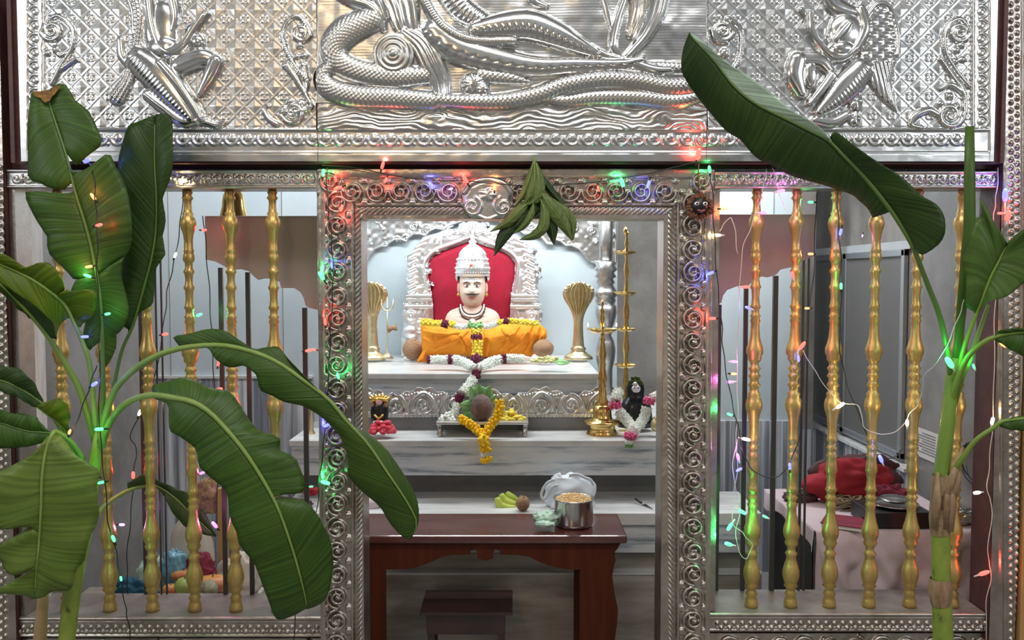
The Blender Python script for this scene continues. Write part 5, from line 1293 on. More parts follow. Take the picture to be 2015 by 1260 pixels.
# --- small silver stool with the offering coconut
t = T('silver_stool', 'low silver-topped stool under the dark coconut and betel leaves', 'stool', 948, 858, 3.66)
za = Zat(830, 3.63)
MB().box((Xat(857, 3.63), 3.62 - D0, za - .012), (Xat(1040, 3.63), 3.78 - D0, za)).build('stool_top', 'silver_bright', t, smooth=False, bevel=.003)
for px in (864, 1033):
    for d in (3.64, 3.76):
        MB().lathe([(.012, 0), (.014, .008), (.009, .018), (.012, max(.03, za - .012 - Z2))], (Xat(px, d), d - D0, Z2), 12).build('leg', 'steel', t)
reloc(t)
def blob(name, label, cat_, m, px, py, d, rpx, seed=1, amp=.12, freq=2, group=None, fold=0, n=30, mm=20):
    b = lump(MB(), (0, 0, 0), (rpx[0] * M(d), rpx[1] * M(d), rpx[2] * M(d)), seed, amp, freq, n, mm, fold=fold)
    o = b.build(name, m); o.location = P(px, py, d)
    return tag(o, label, cat_, group)
def coconut(label, px, py, d, r, m='coir', tuft=None):
    t = T('coconut', label, 'coconut', px, py, d)
    b = MB().ball((0, 0, 0), 1, 30, 20, (r[0] * M(d), r[0] * M(d), r[1] * M(d)))
    b.v = [tuple(Vector(v) * (1 + .035 * noise.noise(Vector(v) * 60))) for v in b.v]
    o = b.build('husk', m, t)
    b = MB(); tx, ty = tuft or (0, -1)
    for k in range(9):
        a = random.uniform(-.5, .5)
        s = Vector((tx, -.4, -ty)).normalized() * r[1] * M(d) * .9
        e = s * 1.22 + Vector((a, random.uniform(-.3, .3), random.uniform(-.3, .3))) * r[0] * M(d) * .3
        b.tube([s + Vector((a, 0, a)) * r[0] * M(d) * .2, e], [.0022, .0006], 5)
    b.build('fibre_tuft', m, t)
    return t
dc = dep(709, Z1)
coconut('brown husked coconut at the left corner of the upper platform', 812, 688, 4.36, (20, 21), tuft=(.3, -1))
coconut('brown husked coconut at the right end of the orange cloth', 1069, 686, 4.22, (21, 18), tuft=(-.5, -.6))
coconut('dark brown coconut standing on betel leaves above the marigolds', 947, 803, 3.68, (22, 27), 'coir_dark', tuft=(-.2, .7))
b = MB()
t = T('betel_leaf_cluster', 'pale green betel leaves fanned behind the dark coconut', 'leaves', 940, 800, 3.73)
for k, (x0, y0, x1, y1, wd) in enumerate(((945, 792, 942, 754, 13), (945, 796, 925, 760, 12), (948, 795, 965, 758, 12), (940, 805, 903, 795, 13), (940, 812, 905, 822, 12), (955, 800, 975, 778, 11), (940, 815, 922, 828, 11))):
    plant_leaf(t, [(x0, y0, 3.72), ((x0 + x1) / 2, (y0 + y1) / 2, 3.715), (x1, y1, 3.72)],
               [(0, 2, [(x0, y0, .01), ((x0 + x1) / 2 - (y1 - y0) / 38 * wd, (y0 + y1) / 2 + (x1 - x0) / 38 * wd, .01), (x1, y1, 0)]), (0, 2, [(x0, y0, .01), ((x0 + x1) / 2 + (y1 - y0) / 38 * wd, (y0 + y1) / 2 - (x1 - x0) / 38 * wd, .01), (x1, y1, 0)])],
               'betel_green', name='betel_leaf', midmat='midrib_green', mr=(.0012, .0006), nu=14, nv=5, bulge=.004, rip=.001)
reloc(t)
def heap(name, label, m, cx_, cy_, d, w_, h_, n, r, seed=2, cat_='flowers', kind=None):
    rg = random.Random(seed); b = MB()
    z0 = Zat(cy_ + h_, d)
    for k in range(n):
        a = rg.uniform(0, 6.28); q = rg.random() ** .5
        x = q * math.cos(a); y = q * math.sin(a)
        hh = (1 - q ** 1.6) * 2 * h_ * M(d) * rg.random()
        s = r * M(d) * rg.uniform(.7, 1.2)
        b.ball((x * w_ * M(d), y * w_ * .55 * M(d), s * .9 + hh), s, 6, 5, (1, 1, .8))
    o = b.build(name, m); p = P(cx_, cy_, d); o.location = (p.x, p.y, z0)
    return tag(o, label, cat_, None, kind)
heap('yellow_flower_heap', 'small yellow blossoms heaped on the right end of the silver stool', 'yellow_flower', 1008, 818, 3.70, 24, 11, 60, 4.2, 3, kind='stuff')
heap('white_flower_heap', 'loose white blossoms heaped on the left end of the silver stool', 'jasmine', 880, 822, 3.70, 18, 8, 50, 3.6, 4, kind='stuff')
heap('jasmine_buds', 'pale yellow jasmine buds scattered beside the right coconut', 'pale_flower', 1075, 709, 3.93, 33, 5, 70, 3.8, 5, kind='stuff')
heap('red_flower_heap', 'red hibiscus petals heaped around the small gold-crowned idol', 'red_flower', 750, 843, 3.60, 28, 13, 46, 6.5, 6, kind='stuff')
for pl in (((1098, 712), (1118, 716)),):
    t = T('betel_leaf', 'green leaf lying beside the jasmine buds at the platform edge', 'leaf', 1108, 714, 3.9)
    plant_leaf(t, [(1088, 714, 3.9), (1105, 712, 3.89), (1122, 715, 3.9)], [(0, 2, [(1088, 714, 0), (1105, 706, .03), (1122, 715, 0)]), (0, 2, [(1088, 714, 0), (1105, 719, -.02), (1122, 715, 0)])], 'betel_green', name='leaf_blade', midmat='midrib_green', mr=(.001, .0006), nu=12, nv=4, bulge=.003, rip=.001)
    reloc(t)
# --- low ornate silver fence along the ledge
cvS = Canvas(640, 752, 1186, 848, 2.0); X, Y = cvS.X, cvS.Y
top_ = 770 - 7 * np.cos((X - 835) / 58.0 * math.pi) * (np.abs(X - 945) < 240) + 0.0 + 2.5 * np.sin(X / 4.0)
cvS.H[:] = 3 + 2 * vnoise(X, Y, 6, 2)
x = 660; k = 0
while x < 1186:
    cvS.spiral(x, 797, 20, -1.2 if k % 2 else 4.3, 1.7, 3.2, 7, 3, 0, 1 if k % 2 else -1, 4)
    cvS.stroke([(x - 29, 812), (x - 20, 786), (x, 772), (x + 20, 786), (x + 29, 812)], 2.6, 6, 3)
    for j in range(7): cvS.ell(x + 10 * math.cos(j * .9), 797 + 10 * math.sin(j * .9), 3, 2.4, 4, 3)
    for j in range(10): cvS.ell(x - 29 + j * 5.8, 778 - 6 * math.sin(j / 9 * 3.14), 2.4, 2.4, 4, 3)
    x += 58; k += 1
m = Y > 813; cvS.H[m] = 7 + 2.5 * np.abs(np.sin(X / 2.4))[m]
m = Y > 821; cvS.H[m] = 1
t = T('silver_border_fence', 'low repousse silver border standing along the middle ledge', 'fence', 945, 845, 3.80)
sheet(cvS, 3.80, Xat(650, 3.80), Xat(1180, 3.80), Zat(822, 3.80), Zat(757, 3.80), 0.0018, 'silver_bright', t, {0: ('embossed_strip', None)}, mask=(Y > top_), thick=0.006)
MB().box((Xat(650, 3.80), 3.79 - D0, Z2), (Xat(1180, 3.80), 3.83 - D0, Zat(822, 3.80))).build('base_board', 'dark_recess', t, smooth=False)
reloc(t)
# --- cobra hoods
def cobra(px, label):
    d = 4.42
    t = T('brass_cobra', label, 'statue', px, 705, d, 'brass cobras flanking the throne')
    m_ = M(d); x0 = Xat(px, d, 640); z0 = Z1
    def z(y): return Zat(y, d)
    lathe_px('pedestal', [(9, 676), (10, 681), (16, 686), (13, 691), (22, 697), (28, 702), (29, 707)], px, d, 'brass_pale', t, 28)
    b = MB(); rows_ = []
    prof = [(556, 6, 5), (560, 17, 5), (566, 25, 4.5), (574, 30.5, 4.5), (582, 31, 5), (590, 28, 5.5), (600, 21.5, 6), (610, 16, 6.5), (620, 12, 7), (632, 9.5, 8), (650, 9.5, 8.5), (668, 10.5, 9.5), (682, 12, 10)]
    R2 = cat(prof, 60); vs = []
    for (y, hw, hd) in R2:
        for k in range(120):
            a = 2 * math.pi * k / 120; ca, sa = math.cos(a), math.sin(a)
            flare = max(0, (622 - y) / 60.0)
            bump = 1 + (.75 * math.cos(ca * 24) * min(1, flare * 2) if y < 628 else .05 * math.sin(y * 1.1))
            yy = hd * sa * bump - 7 * flare * math.cos(ca * 1.5) * 1.2 - flare * 4
            vs.append((x0 + hw * ca * m_, d - D0 + yy * m_, z(y)))
    b.grid(vs, 60, 120, True); b.f.append(tuple(range(120))); b.f.append(tuple(range(59 * 120, 60 * 120)))
    h = b.build('hood_and_body', 'brass_pale', t)
    for k in range(7):
        a = (k - 3) * .36
        MB().ball((x0 + 29 * math.sin(a) * m_, d - D0 - 11 * m_, z(580) + 22 * math.cos(a) * m_), 1, 10, 8, (4 * m_, 3.5 * m_, 5 * m_)).build('snake_head', 'brass_pale', t)
    reloc(t); return t
cobra(1138, 'brass cobra-hood stand at the right of the throne')
cobra(733, 'brass cobra-hood stand half hidden by the left door jamb')
# --- tridents
t = T('brass_trident', 'thin brass trident on a round foot beside the left cobra', 'trident', 762, 706, 4.40)
d = 4.40; a = MB()
a.tube([P(762, 704, d), P(762, 590, d)], .0035, 8); a.build('shaft', 'brass_pale', t)
MB().tube([P(750, 588, d), P(751, 604, d), P(756, 611, d), P(762, 612, d), P(768, 611, d), P(773, 604, d), P(774, 588, d)], [.001, .004, .004, .004, .004, .004, .001], 8).build('outer_prongs', 'brass_pale', t)
MB().tube([P(762, 610, d), P(762, 584, d)], [.004, .001], 8).build('centre_prong', 'brass_pale', t)
lathe_px('foot', [(3, 694), (8, 700), (13, 706)], 762, d, 'brass_pale', t, 16)
b = MB().lathe([(.020, 0), (.010, .02), (.010, .024), (.020, .044)], P(764, 648, d) + Vector((-.0, -.012, 0)), 16, axis=(1, 0, .25)); b.build('hand_drum', 'coir', t)
reloc(t)
# --- oil lamps
def wick_bowl(parent, px, y, r, d, lit=(), nm='lamp_tray'):
    x0 = Xat(px, d, y); z0 = Zat(y, d); m_ = M(d); b = MB(); n = 60; prof = [(0.2, -.30), (.55, -.26), (.85, -.10), (1.0, .04), (.93, .03), (.80, -.07), (.5, -.14), (0.18, -.16)]
    vs = []
    for q, h in prof:
        for k in range(n):
            a = 2 * math.pi * k / n; s = 1 + (.24 * max(0, math.cos(2.5 * (a + .35))) ** 10 if q > .8 else 0)
            vs.append((x0 + q * s * r * m_ * math.cos(a), d - D0 + q * s * r * m_ * math.sin(a), z0 + h * r * m_))
    b.grid(vs, len(prof), n, True)
    return b.build(nm, 'brass', parent)
d = 3.70
t = T('brass_oil_lamp', 'shiny brass standing lamp on the ledge in front of the silver column', 'lamp', 1185, 856, d)
lathe_px('base', [(11, 796), (17, 800), (18, 812), (19, 822), (22, 826), (35, 829), (36, 832), (24, 837), (27, 846), (32, 853), (31, 857)], 1185, d, 'brass', t, 36)
lathe_px('stem', [(4, 640), (5, 650), (3.5, 664), (6, 668), (4, 673), (7, 690), (8, 700), (5, 712), (7, 716), (6, 724), (9, 742), (9, 750), (6, 757), (8, 760), (6, 765), (9, 775), (8, 782), (12, 790), (12, 798)], 1185, d, 'brass', t, 24)
lathe_px('finial', [(1, 590), (3, 598), (2, 606), (5, 612), (3, 618), (6, 626), (4, 634), (4, 642)], 1185, d, 'brass', t, 16)
wick_bowl(t, 1185, 648, 31, d)
for px in (1157, 1213):
    fl = MB().lathe([(.0005, 0), (.0035, .004), (.003, .009), (.0004, .017)], P(px, 643, d), 10).build('flame', 'led_warm', t)
reloc(t)
d = 3.96
t = T('brass_oil_lamp', 'tall four-tier brass oil lamp against the dark stone wall', 'lamp', 1231, 850, d)
lathe_px('stem', [(3, 455), (5, 459), (3, 464), (3, 470), (5, 480), (3, 486), (5, 492), (6, 498), (3, 508), (3, 514), (6, 530), (5, 540), (3, 550), (4, 560), (5, 570), (7, 578), (4, 586), (4, 596), (7, 612), (6, 622), (4, 632), (7, 648), (4, 656), (5, 668), (7, 684), (5, 696), (4, 708), (7, 720), (4, 730), (6, 750), (8, 765), (6, 790), (10, 815), (18, 822), (24, 828), (30, 833), (32, 838)], 1231, d, 'brass', t, 22)
lathe_px('bird_finial', [(1.5, 446), (4, 451), (5, 455), (3, 461)], 1231, d, 'brass', t, 12)
for y, r in ((495, 24), (575, 24), (647, 22), (718, 23)): wick_bowl(t, 1231, y, r, d)
reloc(t)
# --- small gold crowned idol, left
d = 3.66
t = T('small_idol', 'small black idol with gold crown among the red flowers', 'statue', 747, 832, d)
m_ = M(d); x0 = Xat(747, d, 800)
lathe_px('body', [(8, 786), (13, 792), (17, 800), (18, 812), (17, 822), (19, 834)], 747, d, 'black_stone', t, 24, sy=.7)
MB().ball((x0, d - D0 - 6 * m_, Zat(791, d)), 1, 14, 10, (7 * m_, 6 * m_, 8 * m_)).build('face', 'skin_paint', t)
for sx in (-1, 1): MB().ball((x0 + sx * 12 * m_, d - D0 - 4 * m_, Zat(797, d)), 1, 12, 8, (5 * m_, 5 * m_, 5.5 * m_)).build('side_face', 'coir', t)
b = MB()
for k in range(7):
    a = (k - 3) * .33
    b.tube([(x0 + math.sin(a) * 13 * m_, d - D0 - 3 * m_, Zat(790, d)), (x0 + math.sin(a) * 24 * m_, d - D0 - 3 * m_, Zat(790, d) + math.cos(a) * 15 * m_)], [4.5 * m_, 2 * m_], 8)
b.tube([(x0 - 18 * m_, d - D0 - 4 * m_, Zat(787, d)), (x0, d - D0 - 8 * m_, Zat(784, d)), (x0 + 18 * m_, d - D0 - 4 * m_, Zat(787, d))], 3.2 * m_, 8)
b.build('gold_crown', 'gold', t)
MB().tube([(x0 - 9 * m_, d - D0 - 13 * m_, Zat(814, d)), (x0, d - D0 - 15 * m_, Zat(822, d)), (x0 + 9 * m_, d - D0 - 13 * m_, Zat(814, d))], 2.4 * m_, 7).build('necklace', 'gold', t)
MB().ball((x0, d - D0 - 14 * m_, Zat(829, d)), 1, 10, 8, (12 * m_, 5 * m_, 4 * m_)).build('white_offering', 'jasmine', t)
reloc(t)
# --- black idol with garland, right
d = 3.78
t = T('black_idol', 'glossy black rounded idol with silver face and a jasmine garland', 'statue', 1250, 846, d)
m_ = M(d)
lathe_px('body', [(4, 745), (11, 748), (16, 755), (18, 766), (17, 776), (18, 782), (24, 788), (31, 800), (33, 815), (35, 830), (35, 840)], 1250, d, 'black_stone', t, 32, sy=.7)
MB().ball(P(1250, 764, d) + Vector((0, -12 * m_, 0)), 1, 14, 10, (9 * m_, 3 * m_, 8 * m_)).build('silver_face', 'silver_white', t)
MB().ball(P(1249, 754, d) + Vector((0, -11 * m_, 0)), 1, 14, 8, (8 * m_, 3 * m_, 3.4 * m_)).build('silver_forehead_mark', 'white_paint', t)
for sx in (-1, 1):
    MB().ball(P(1250 + sx * 3.6, 762, d) + Vector((0, -15 * m_, 0)), 1.4 * m_, 8, 6).build('eye', 'black_paint', t)
reloc(t)
t = T('leaf_sprig', 'green leaf sprig resting on top of the black idol', 'leaves', 1248, 746, 3.76)
for k in range(7):
    a = k * .55 - 1.6; x0, y0 = 1250, 750; x1, y1 = x0 + 17 * math.sin(a), y0 - 10 * math.cos(a) + (6 if abs(a) > 1 else 0)
    plant_leaf(t, [(x0, y0, 3.75), ((x0 + x1) / 2, (y0 + y1) / 2 - 2, 3.74), (x1, y1, 3.74)], [(0, 2, [(x0, y0), ((x0 + x1) / 2 - 4 * math.cos(a), (y0 + y1) / 2 - 4 * math.sin(a), 0), (x1, y1)]), (0, 2, [(x0, y0), ((x0 + x1) / 2 + 4 * math.cos(a), (y0 + y1) / 2 + 4 * math.sin(a), 0), (x1, y1)])],
               'leaf_green', name='sprig_leaf', midmat='midrib_green', mr=(.0012, .0006), nu=10, nv=4, bulge=.003, rip=0)
reloc(t)
dk = 3.655
garland('flower_garland', 'thick white and pink rose garland hanging around the black idol', [
    ('white_band', 'jasmine', [(1218, 770, dk + .03), (1214, 778, dk + .01), (1211, 787, dk)], 11, 3.2),
    ('pink_roses', 'pink_flower', [(1210, 792, dk), (1212, 803, dk)], 11.5, 5),
    ('white_band', 'jasmine', [(1217, 810, dk), (1230, 824, dk), (1243, 838, dk - .03)], 11, 3.2),
    ('white_band', 'jasmine', [(1300, 778, dk + .05), (1290, 780, dk + .02), (1284, 784, dk)], 9, 3.2),
    ('pink_roses', 'pink_flower', [(1278, 784, dk), (1276, 794, dk)], 10.5, 5),
    ('white_band', 'jasmine', [(1273, 803, dk), (1268, 820, dk), (1258, 838, dk - .03)], 10.5, 3.2),
    ('white_band', 'jasmine', [(1250, 840, dk - .05), (1246, 849, dk - .10)], 12, 3.2),
    ('pink_roses', 'pink_flower', [(1241, 855, dk - .135), (1239, 863, dk - .142)], 11.5, 5),
    ('green_tail', 'betel_green', [(1238, 872, dk - .142), (1238, 879, dk - .14)], 8, 4),
    ('white_band', 'jasmine', [(1238, 868, dk - .145), (1238, 873, dk - .145)], 8, 3.2)], seed=9)
blob('brass_pot', 'small dull brass vessel on the ledge behind the right door jamb', 'pot', 'brass_pale', 1291, 836, 3.64, (11, 11, 17), 2, .05)

# ================================================================ THINGS ON THE STEP AND THE WOODEN TABLE
zt_ = Zat(1055, 3.0)
t = T('wooden_table', 'polished reddish-brown wooden table with carved apron in the doorway', 'table', 955, 1300, 3.0)
MB().box((Xat(674, 3.0), 3.0 - D0, zt_ - .028), (Xat(1238, 3.0), dep(1011, zt_) - D0, zt_)).build('tabletop', 'wood_top', t, smooth=False, bevel=.006)
ap = [(697, 1052), (1220, 1052), (1222, 1068), (1216, 1080), (1207, 1090), (1212, 1102), (1208, 1116), (1205, 1135), (1210, 1170), (1217, 1200), (1215, 1230), (1211, 1260), (1212, 1500), (1142, 1500), (1141, 1122), (1115, 1121), (1090, 1117), (1062, 1107), (1040, 1096), (1020, 1093), (985, 1092), (983, 1084), (974, 1082), (970, 1090), (970, 1100), (955, 1104), (940, 1100), (940, 1090), (936, 1082), (927, 1084), (925, 1092), (890, 1093), (870, 1096), (848, 1107), (820, 1117), (795, 1121), (757, 1122), (757, 1500), (697, 1500)]
zfl = lambda z: max(z, 0.0)
MB().prism([(Xat(x, 3.02, 1100), zfl(Zat(y, 3.02))) for x, y in ap], 3.02 - D0, 3.045 - D0).build('front_apron_and_legs', 'wood_red', t, smooth=False, bevel=.002)
yr = dep(1011, zt_) - D0 - .05
for px in (678, 1142):
    MB().box((Xat(px, 3.0), yr, 0), (Xat(px + 55, 3.0), yr + .03, zt_ - .028)).build('leg', 'wood_red', t, smooth=False)
MB().box((Xat(700, 3.0), yr, zt_ - .10), (Xat(1212, 3.0), yr + .03, zt_ - .028)).build('rear_rail', 'wood_dark', t, smooth=False)
for px in (697, 1196):
    MB().box((Xat(px, 3.0), 3.045 - D0, zt_ - .11), (Xat(px + 20, 3.0), yr, zt_ - .028)).build('side_rail', 'wood_red', t, smooth=False)
reloc(t)
zs = Zat(1206, 3.06)
t = T('wooden_stool', 'small dark brown wooden stool under the table', 'stool', 915, 1260, 3.1)
ds2 = dep(1161, zs)
MB().box((Xat(822, 3.06), 3.06 - D0, zs - .012), (Xat(1009, 3.06), ds2 - D0, zs)).build('stool_top', 'wood_dark', t, smooth=False, bevel=.003)
MB().box((Xat(836, 3.08), 3.08 - D0, zs - .09), (Xat(994, 3.08), ds2 - .02 - D0, zs - .012)).build('drawer_box', 'wood_dark', t, smooth=False, bevel=.002)
for x in (838, 980):
    for y in (3.085, ds2 - .04):
        MB().box((Xat(x, 3.08), y - D0, 0), (Xat(x + 12, 3.08), y + .02 - D0, zs - .09)).build('leg', 'wood_dark', t, smooth=False)
reloc(t)
dpot = 3.13
t = T('steel_pot', 'round stainless steel pot filled with puffed snack on the wooden table', 'pot', 1129, 1026, dpot)
pr = LP([(41, 972), (40, 975), (38.5, 978), (38.5, 1018), (37, 1024), (33, 1027)], 1129, dpot)
xp = Xat(1129, dpot, 1020); pr = [(r, z - pr[0][1] + zt_) for r, z in pr]
pr += [(37.0 * M(dpot), pr[-1][1] - .001), (36.5 * M(dpot), pr[-1][1] - .03), (2 * M(dpot), pr[-1][1] - .03)]
MB().lathe([(r, z - zt_) for r, z in pr], (xp, dpot - D0, zt_), 40).build('body', 'steel', t)
reloc(t)
rg = random.Random(5); b = MB(); ztop = pr[5][1] - .006
for k in range(420):
    a = rg.uniform(0, 6.28); q = rg.random() ** .5
    b.ball((q * math.cos(a) * .066, q * math.sin(a) * .066, .018 * (1 - q * q) + rg.uniform(0, .004)), rg.uniform(.0028, .0045), 5, 4, (1.3, .8, .7))
b.lathe([(.066, -.004), (.05, .008), (.02, .016), (.001, .018)], (0, 0, 0), 24)
o = b.build('puffed_snack', 'grains'); o.location = (xp, dpot - D0, ztop - .004); tag(o, 'heap of golden puffed snack filling the steel pot', 'snack', None, 'stuff')
# carrier bag
t = T('plastic_bag', 'white translucent plastic carrier bag standing behind the steel pot', 'bag', 1125, 985, 3.44)
cvB = Canvas(1055, 925, 1180, 1015, 2.0)
d = 3.44; b = MB(); n = 40; rows_ = [(935, 18, 6, 1118), (940, 34, 9, 1120), (948, 42, 14, 1124), (960, 47, 20, 1124), (975, 48, 24, 1123), (990, 47, 24, 1122), (1003, 44, 21, 1122)]
R2 = cat(rows_, 30); vs = []
for i, (y, hw, hd, c) in enumerate(R2):
    for k in range(n):
        a = 2 * math.pi * k / n
        cr_ = 1 + .10 * math.sin(a * 5 + i * .25) + .08 * noise.noise(Vector((math.cos(a) * 2, math.sin(a) * 2, i * .2)))
        p = P(c + hw * math.cos(a) * cr_, y + (5 * math.sin(a * 3 + 1) if i < 4 else 0), d); p.y += hd * math.sin(a) * M(d) * cr_; vs.append(p)
zmin = Z3 + .002
vs = [Vector((v.x, v.y, max(v.z, zmin))) for v in vs]
b.grid(vs, 30, n, True); b.f.append(tuple(range(n))); b.f.append(tuple(range(29 * n, 30 * n)))
b.build('bag_body', 'plastic_white', t)
for pts in ([(1092, 944), (1078, 950), (1069, 962), (1065, 975), (1070, 983), (1078, 975), (1086, 960), (1098, 955)], [(1120, 936), (1135, 934), (1150, 940), (1162, 945), (1168, 955)]):
    MB().tube([P(x, y, d - .05) for x, y in cat(pts, 24)], .006, 7, flat=.5).build('handle', 'plastic_white', t)
reloc(t)
t = T('banana_bunch', 'bunch of three green-yellow bananas lying on the marble step', 'bananas', 1000, 995, 3.46)
for k, pts in enumerate(([(978, 980), (984, 994), (998, 1000), (1016, 998)], [(986, 973), (994, 986), (1008, 992), (1022, 992)], [(996, 970), (1004, 978), (1014, 984), (1024, 985)])):
    c = cat([(x, y) for x, y in pts], 14)
    MB().tube([P(x, y, 3.44 + .03 * k) for x, y in c], [(.004 + .0135 * math.sin(math.pi * min(1, (i + 1.2) / 14)) ** .6) for i in range(14)], 10).build('banana', 'banana_green', t)
MB().tube([P(1019, 990, 3.46), P(1026, 983, 3.46), P(1024, 975, 3.46)], [.012, .009, .005], 8).build('stalk', 'coir_dark', t)
reloc(t)
coconut('small brown coconut beside the banana bunch on the step', 1029, 991, 3.38, (14, 15), 'coir', tuft=(.1, -1))
blob('plastic_packet', 'crumpled green plastic packet beside the steel pot', 'packet', 'plastic_green', 1074, 1020, 3.10, (22, 16, 12), 4, .35, 3, fold=.4)
blob('plastic_packet', 'knotted pale green plastic packet at the front of the table', 'packet', 'plastic_green', 1072, 1032, 3.055, (18, 9, 6), 8, .3, 4, fold=.5)
blob('lavender_cloth', 'pale lavender cloth bundle at the left end of the marble step', 'cloth', 'cloth_pink', 728, 991, 3.44, (26, 18, 15), 3, .15)
t = T('knife', 'small steel knife lying on the marble step right of the pot', 'knife', 1265, 990, 3.46)
MB().tube([P(1250, 982, 3.5), P(1262, 990, 3.46)], [.004, .005], 8).build('knife_handle', 'black_paint', t)
b = MB(); z = Z3 + .002; p0, p1 = P(1262, 988, 3.46), P(1286, 1002, 3.39); b.add([(p0.x, p0.y, z), (p1.x, p1.y, z), (p0.x + .02, p0.y + .012, z), (p0.x, p0.y, z + .002), (p1.x, p1.y, z + .002), (p0.x + .02, p0.y + .012, z + .002)], [(0, 1, 2), (3, 5, 4), (0, 3, 4, 1), (1, 4, 5, 2), (2, 5, 3, 0)]); b.build('blade', 'steel', t, smooth=False)
reloc(t)

# ================================================================ FOLDING GATES BEHIND THE BALUSTERS
def gate(label, poly, bars, thin, d=2.80, ys=1213):
    t = thing('folding_gate', label, 'gate')
    MB().prism([(Xat(x, d, 500), Zat(y, d)) for x, y in poly], d - D0, d - D0 + .012).build('valance_board', 'valance_board', t, smooth=False, bevel=.0015)
    zb = Zat(ys, 2.615) - .002
    for px, w_, yt in bars:
        x = Xat(px, d, 800); w2 = w_ * M(d) / 2
        MB().box((x - w2, d - D0 + .001, zb), (x + w2, d - D0 + .012, Zat(yt, d))).build('bar', 'iron_dark', t, smooth=False)
    for px, w_, yt in thin:
        x = Xat(px, d, 800); w2 = w_ * M(d) / 2
        MB().box((x - w2, d - D0 + .004, zb), (x + w2, d - D0 + .009, Zat(yt, d))).build('bar', 'iron_dark', t, smooth=False)
    return t
gate('brown scalloped valance board with dark metal bars behind the left balusters',
     [(404, 425), (632, 425), (632, 612), (607, 606), (600, 602), (596, 586), (590, 575), (578, 567), (552, 567), (549, 555), (536, 549), (520, 548), (507, 551), (497, 543), (489, 534), (474, 530), (452, 531), (440, 524), (424, 515), (404, 511)],
     [(437, 8, 527), (490, 8, 536), (601, 9, 606)], [(278, 7, 380), (309, 3, 380), (320, 3, 380)])
gate('brown scalloped valance board with dark metal bars behind the right balusters',
     [(1392, 422), (1604, 422), (1604, 502), (1590, 510), (1575, 515), (1562, 526), (1548, 528), (1536, 531), (1528, 541), (1512, 546), (1500, 544), (1486, 551), (1474, 562), (1450, 564), (1432, 571), (1424, 582), (1421, 596), (1405, 602), (1392, 604)],
     [(1414, 8, 600), (1466, 8, 564), (1524, 9, 543)], [(1578, 5, 512), (1588, 4, 508)], ys=1205)
# brass bell
t = T('brass_bell', 'brass bell hanging behind the left scalloped board', 'bell', 460, 380, 2.92)
d = 2.92
lathe_px('bell_body', [(5, 372), (14, 376), (19, 384), (21, 396), (22, 408), (25, 420), (28, 432), (29, 436)], 460, d, 'brass', t, 28)
MB().tube([P(460, 374, d), Vector((P(460, 374, d).x, d - D0, 2.5))], .003, 6).build('chain', 'brass', t)
MB().ball(P(460, 440, d), .011, 10, 8).build('clapper', 'brass', t)
reloc(t)
# evil-eye mask on the right top corner of the door frame
d = 2.545
t = T('face_charm', 'black round face charm in a brown coir ruff at the door frame corner', 'charm', 1377, 405, d)
m_ = M(d)
MB().ball(P(1377, 405, d), 16 * m_, 24, 16, (1, .8, 1)).build('face', 'black_paint', t)
for sx in (-1, 1):
    e = MB().ball(P(1377 + sx * 8, 402, d) + Vector((0, -11.5 * m_, 0)), 1, 12, 8, (5 * m_, 2.5 * m_, 3.6 * m_)).build('eye', 'white_paint', t)
    MB().ball(P(1377 + sx * 8, 402, d) + Vector((0, -13.6 * m_, 0)), 1, 10, 8, (2.2 * m_, 1 * m_, 2.2 * m_)).build('pupil', 'black_paint', e)
MB().tube([P(1370, 414, d) + Vector((0, -11 * m_, 0)), P(1377, 416, d) + Vector((0, -12 * m_, 0)), P(1384, 414, d) + Vector((0, -11 * m_, 0))], 1.3 * m_, 6).build('mouth', 'lip_paint', t)
b = MB(); rg = random.Random(2)
for k in range(150):
    a = rg.uniform(0, 6.283); r0 = rg.uniform(13, 18); r1 = r0 + rg.uniform(6, 15 if math.sin(a) > .2 else 11)
    c = P(1377, 406, d + .008)
    p0 = c + Vector((math.cos(a) * r0 * m_, rg.uniform(-4, 4) * m_, -math.sin(a) * r0 * m_)); a2 = a + rg.uniform(-.3, .3)
    p1 = c + Vector((math.cos(a2) * r1 * m_, rg.uniform(-6, 4) * m_, -math.sin(a2) * r1 * m_))
    b.tube([p0, (p0 + p1) / 2 + Vector((0, -3 * m_, 0)), p1], [2.2 * m_, 2.4 * m_, .8 * m_], 5)
b.build('coir_ruff', 'hair_brown', t)
MB().tube([P(1375, 308, d + .02), P(1374, 350, d), P(1376, 388, d)], .0018, 5).build('hanging_thread', 'thread_red', t)
reloc(t)

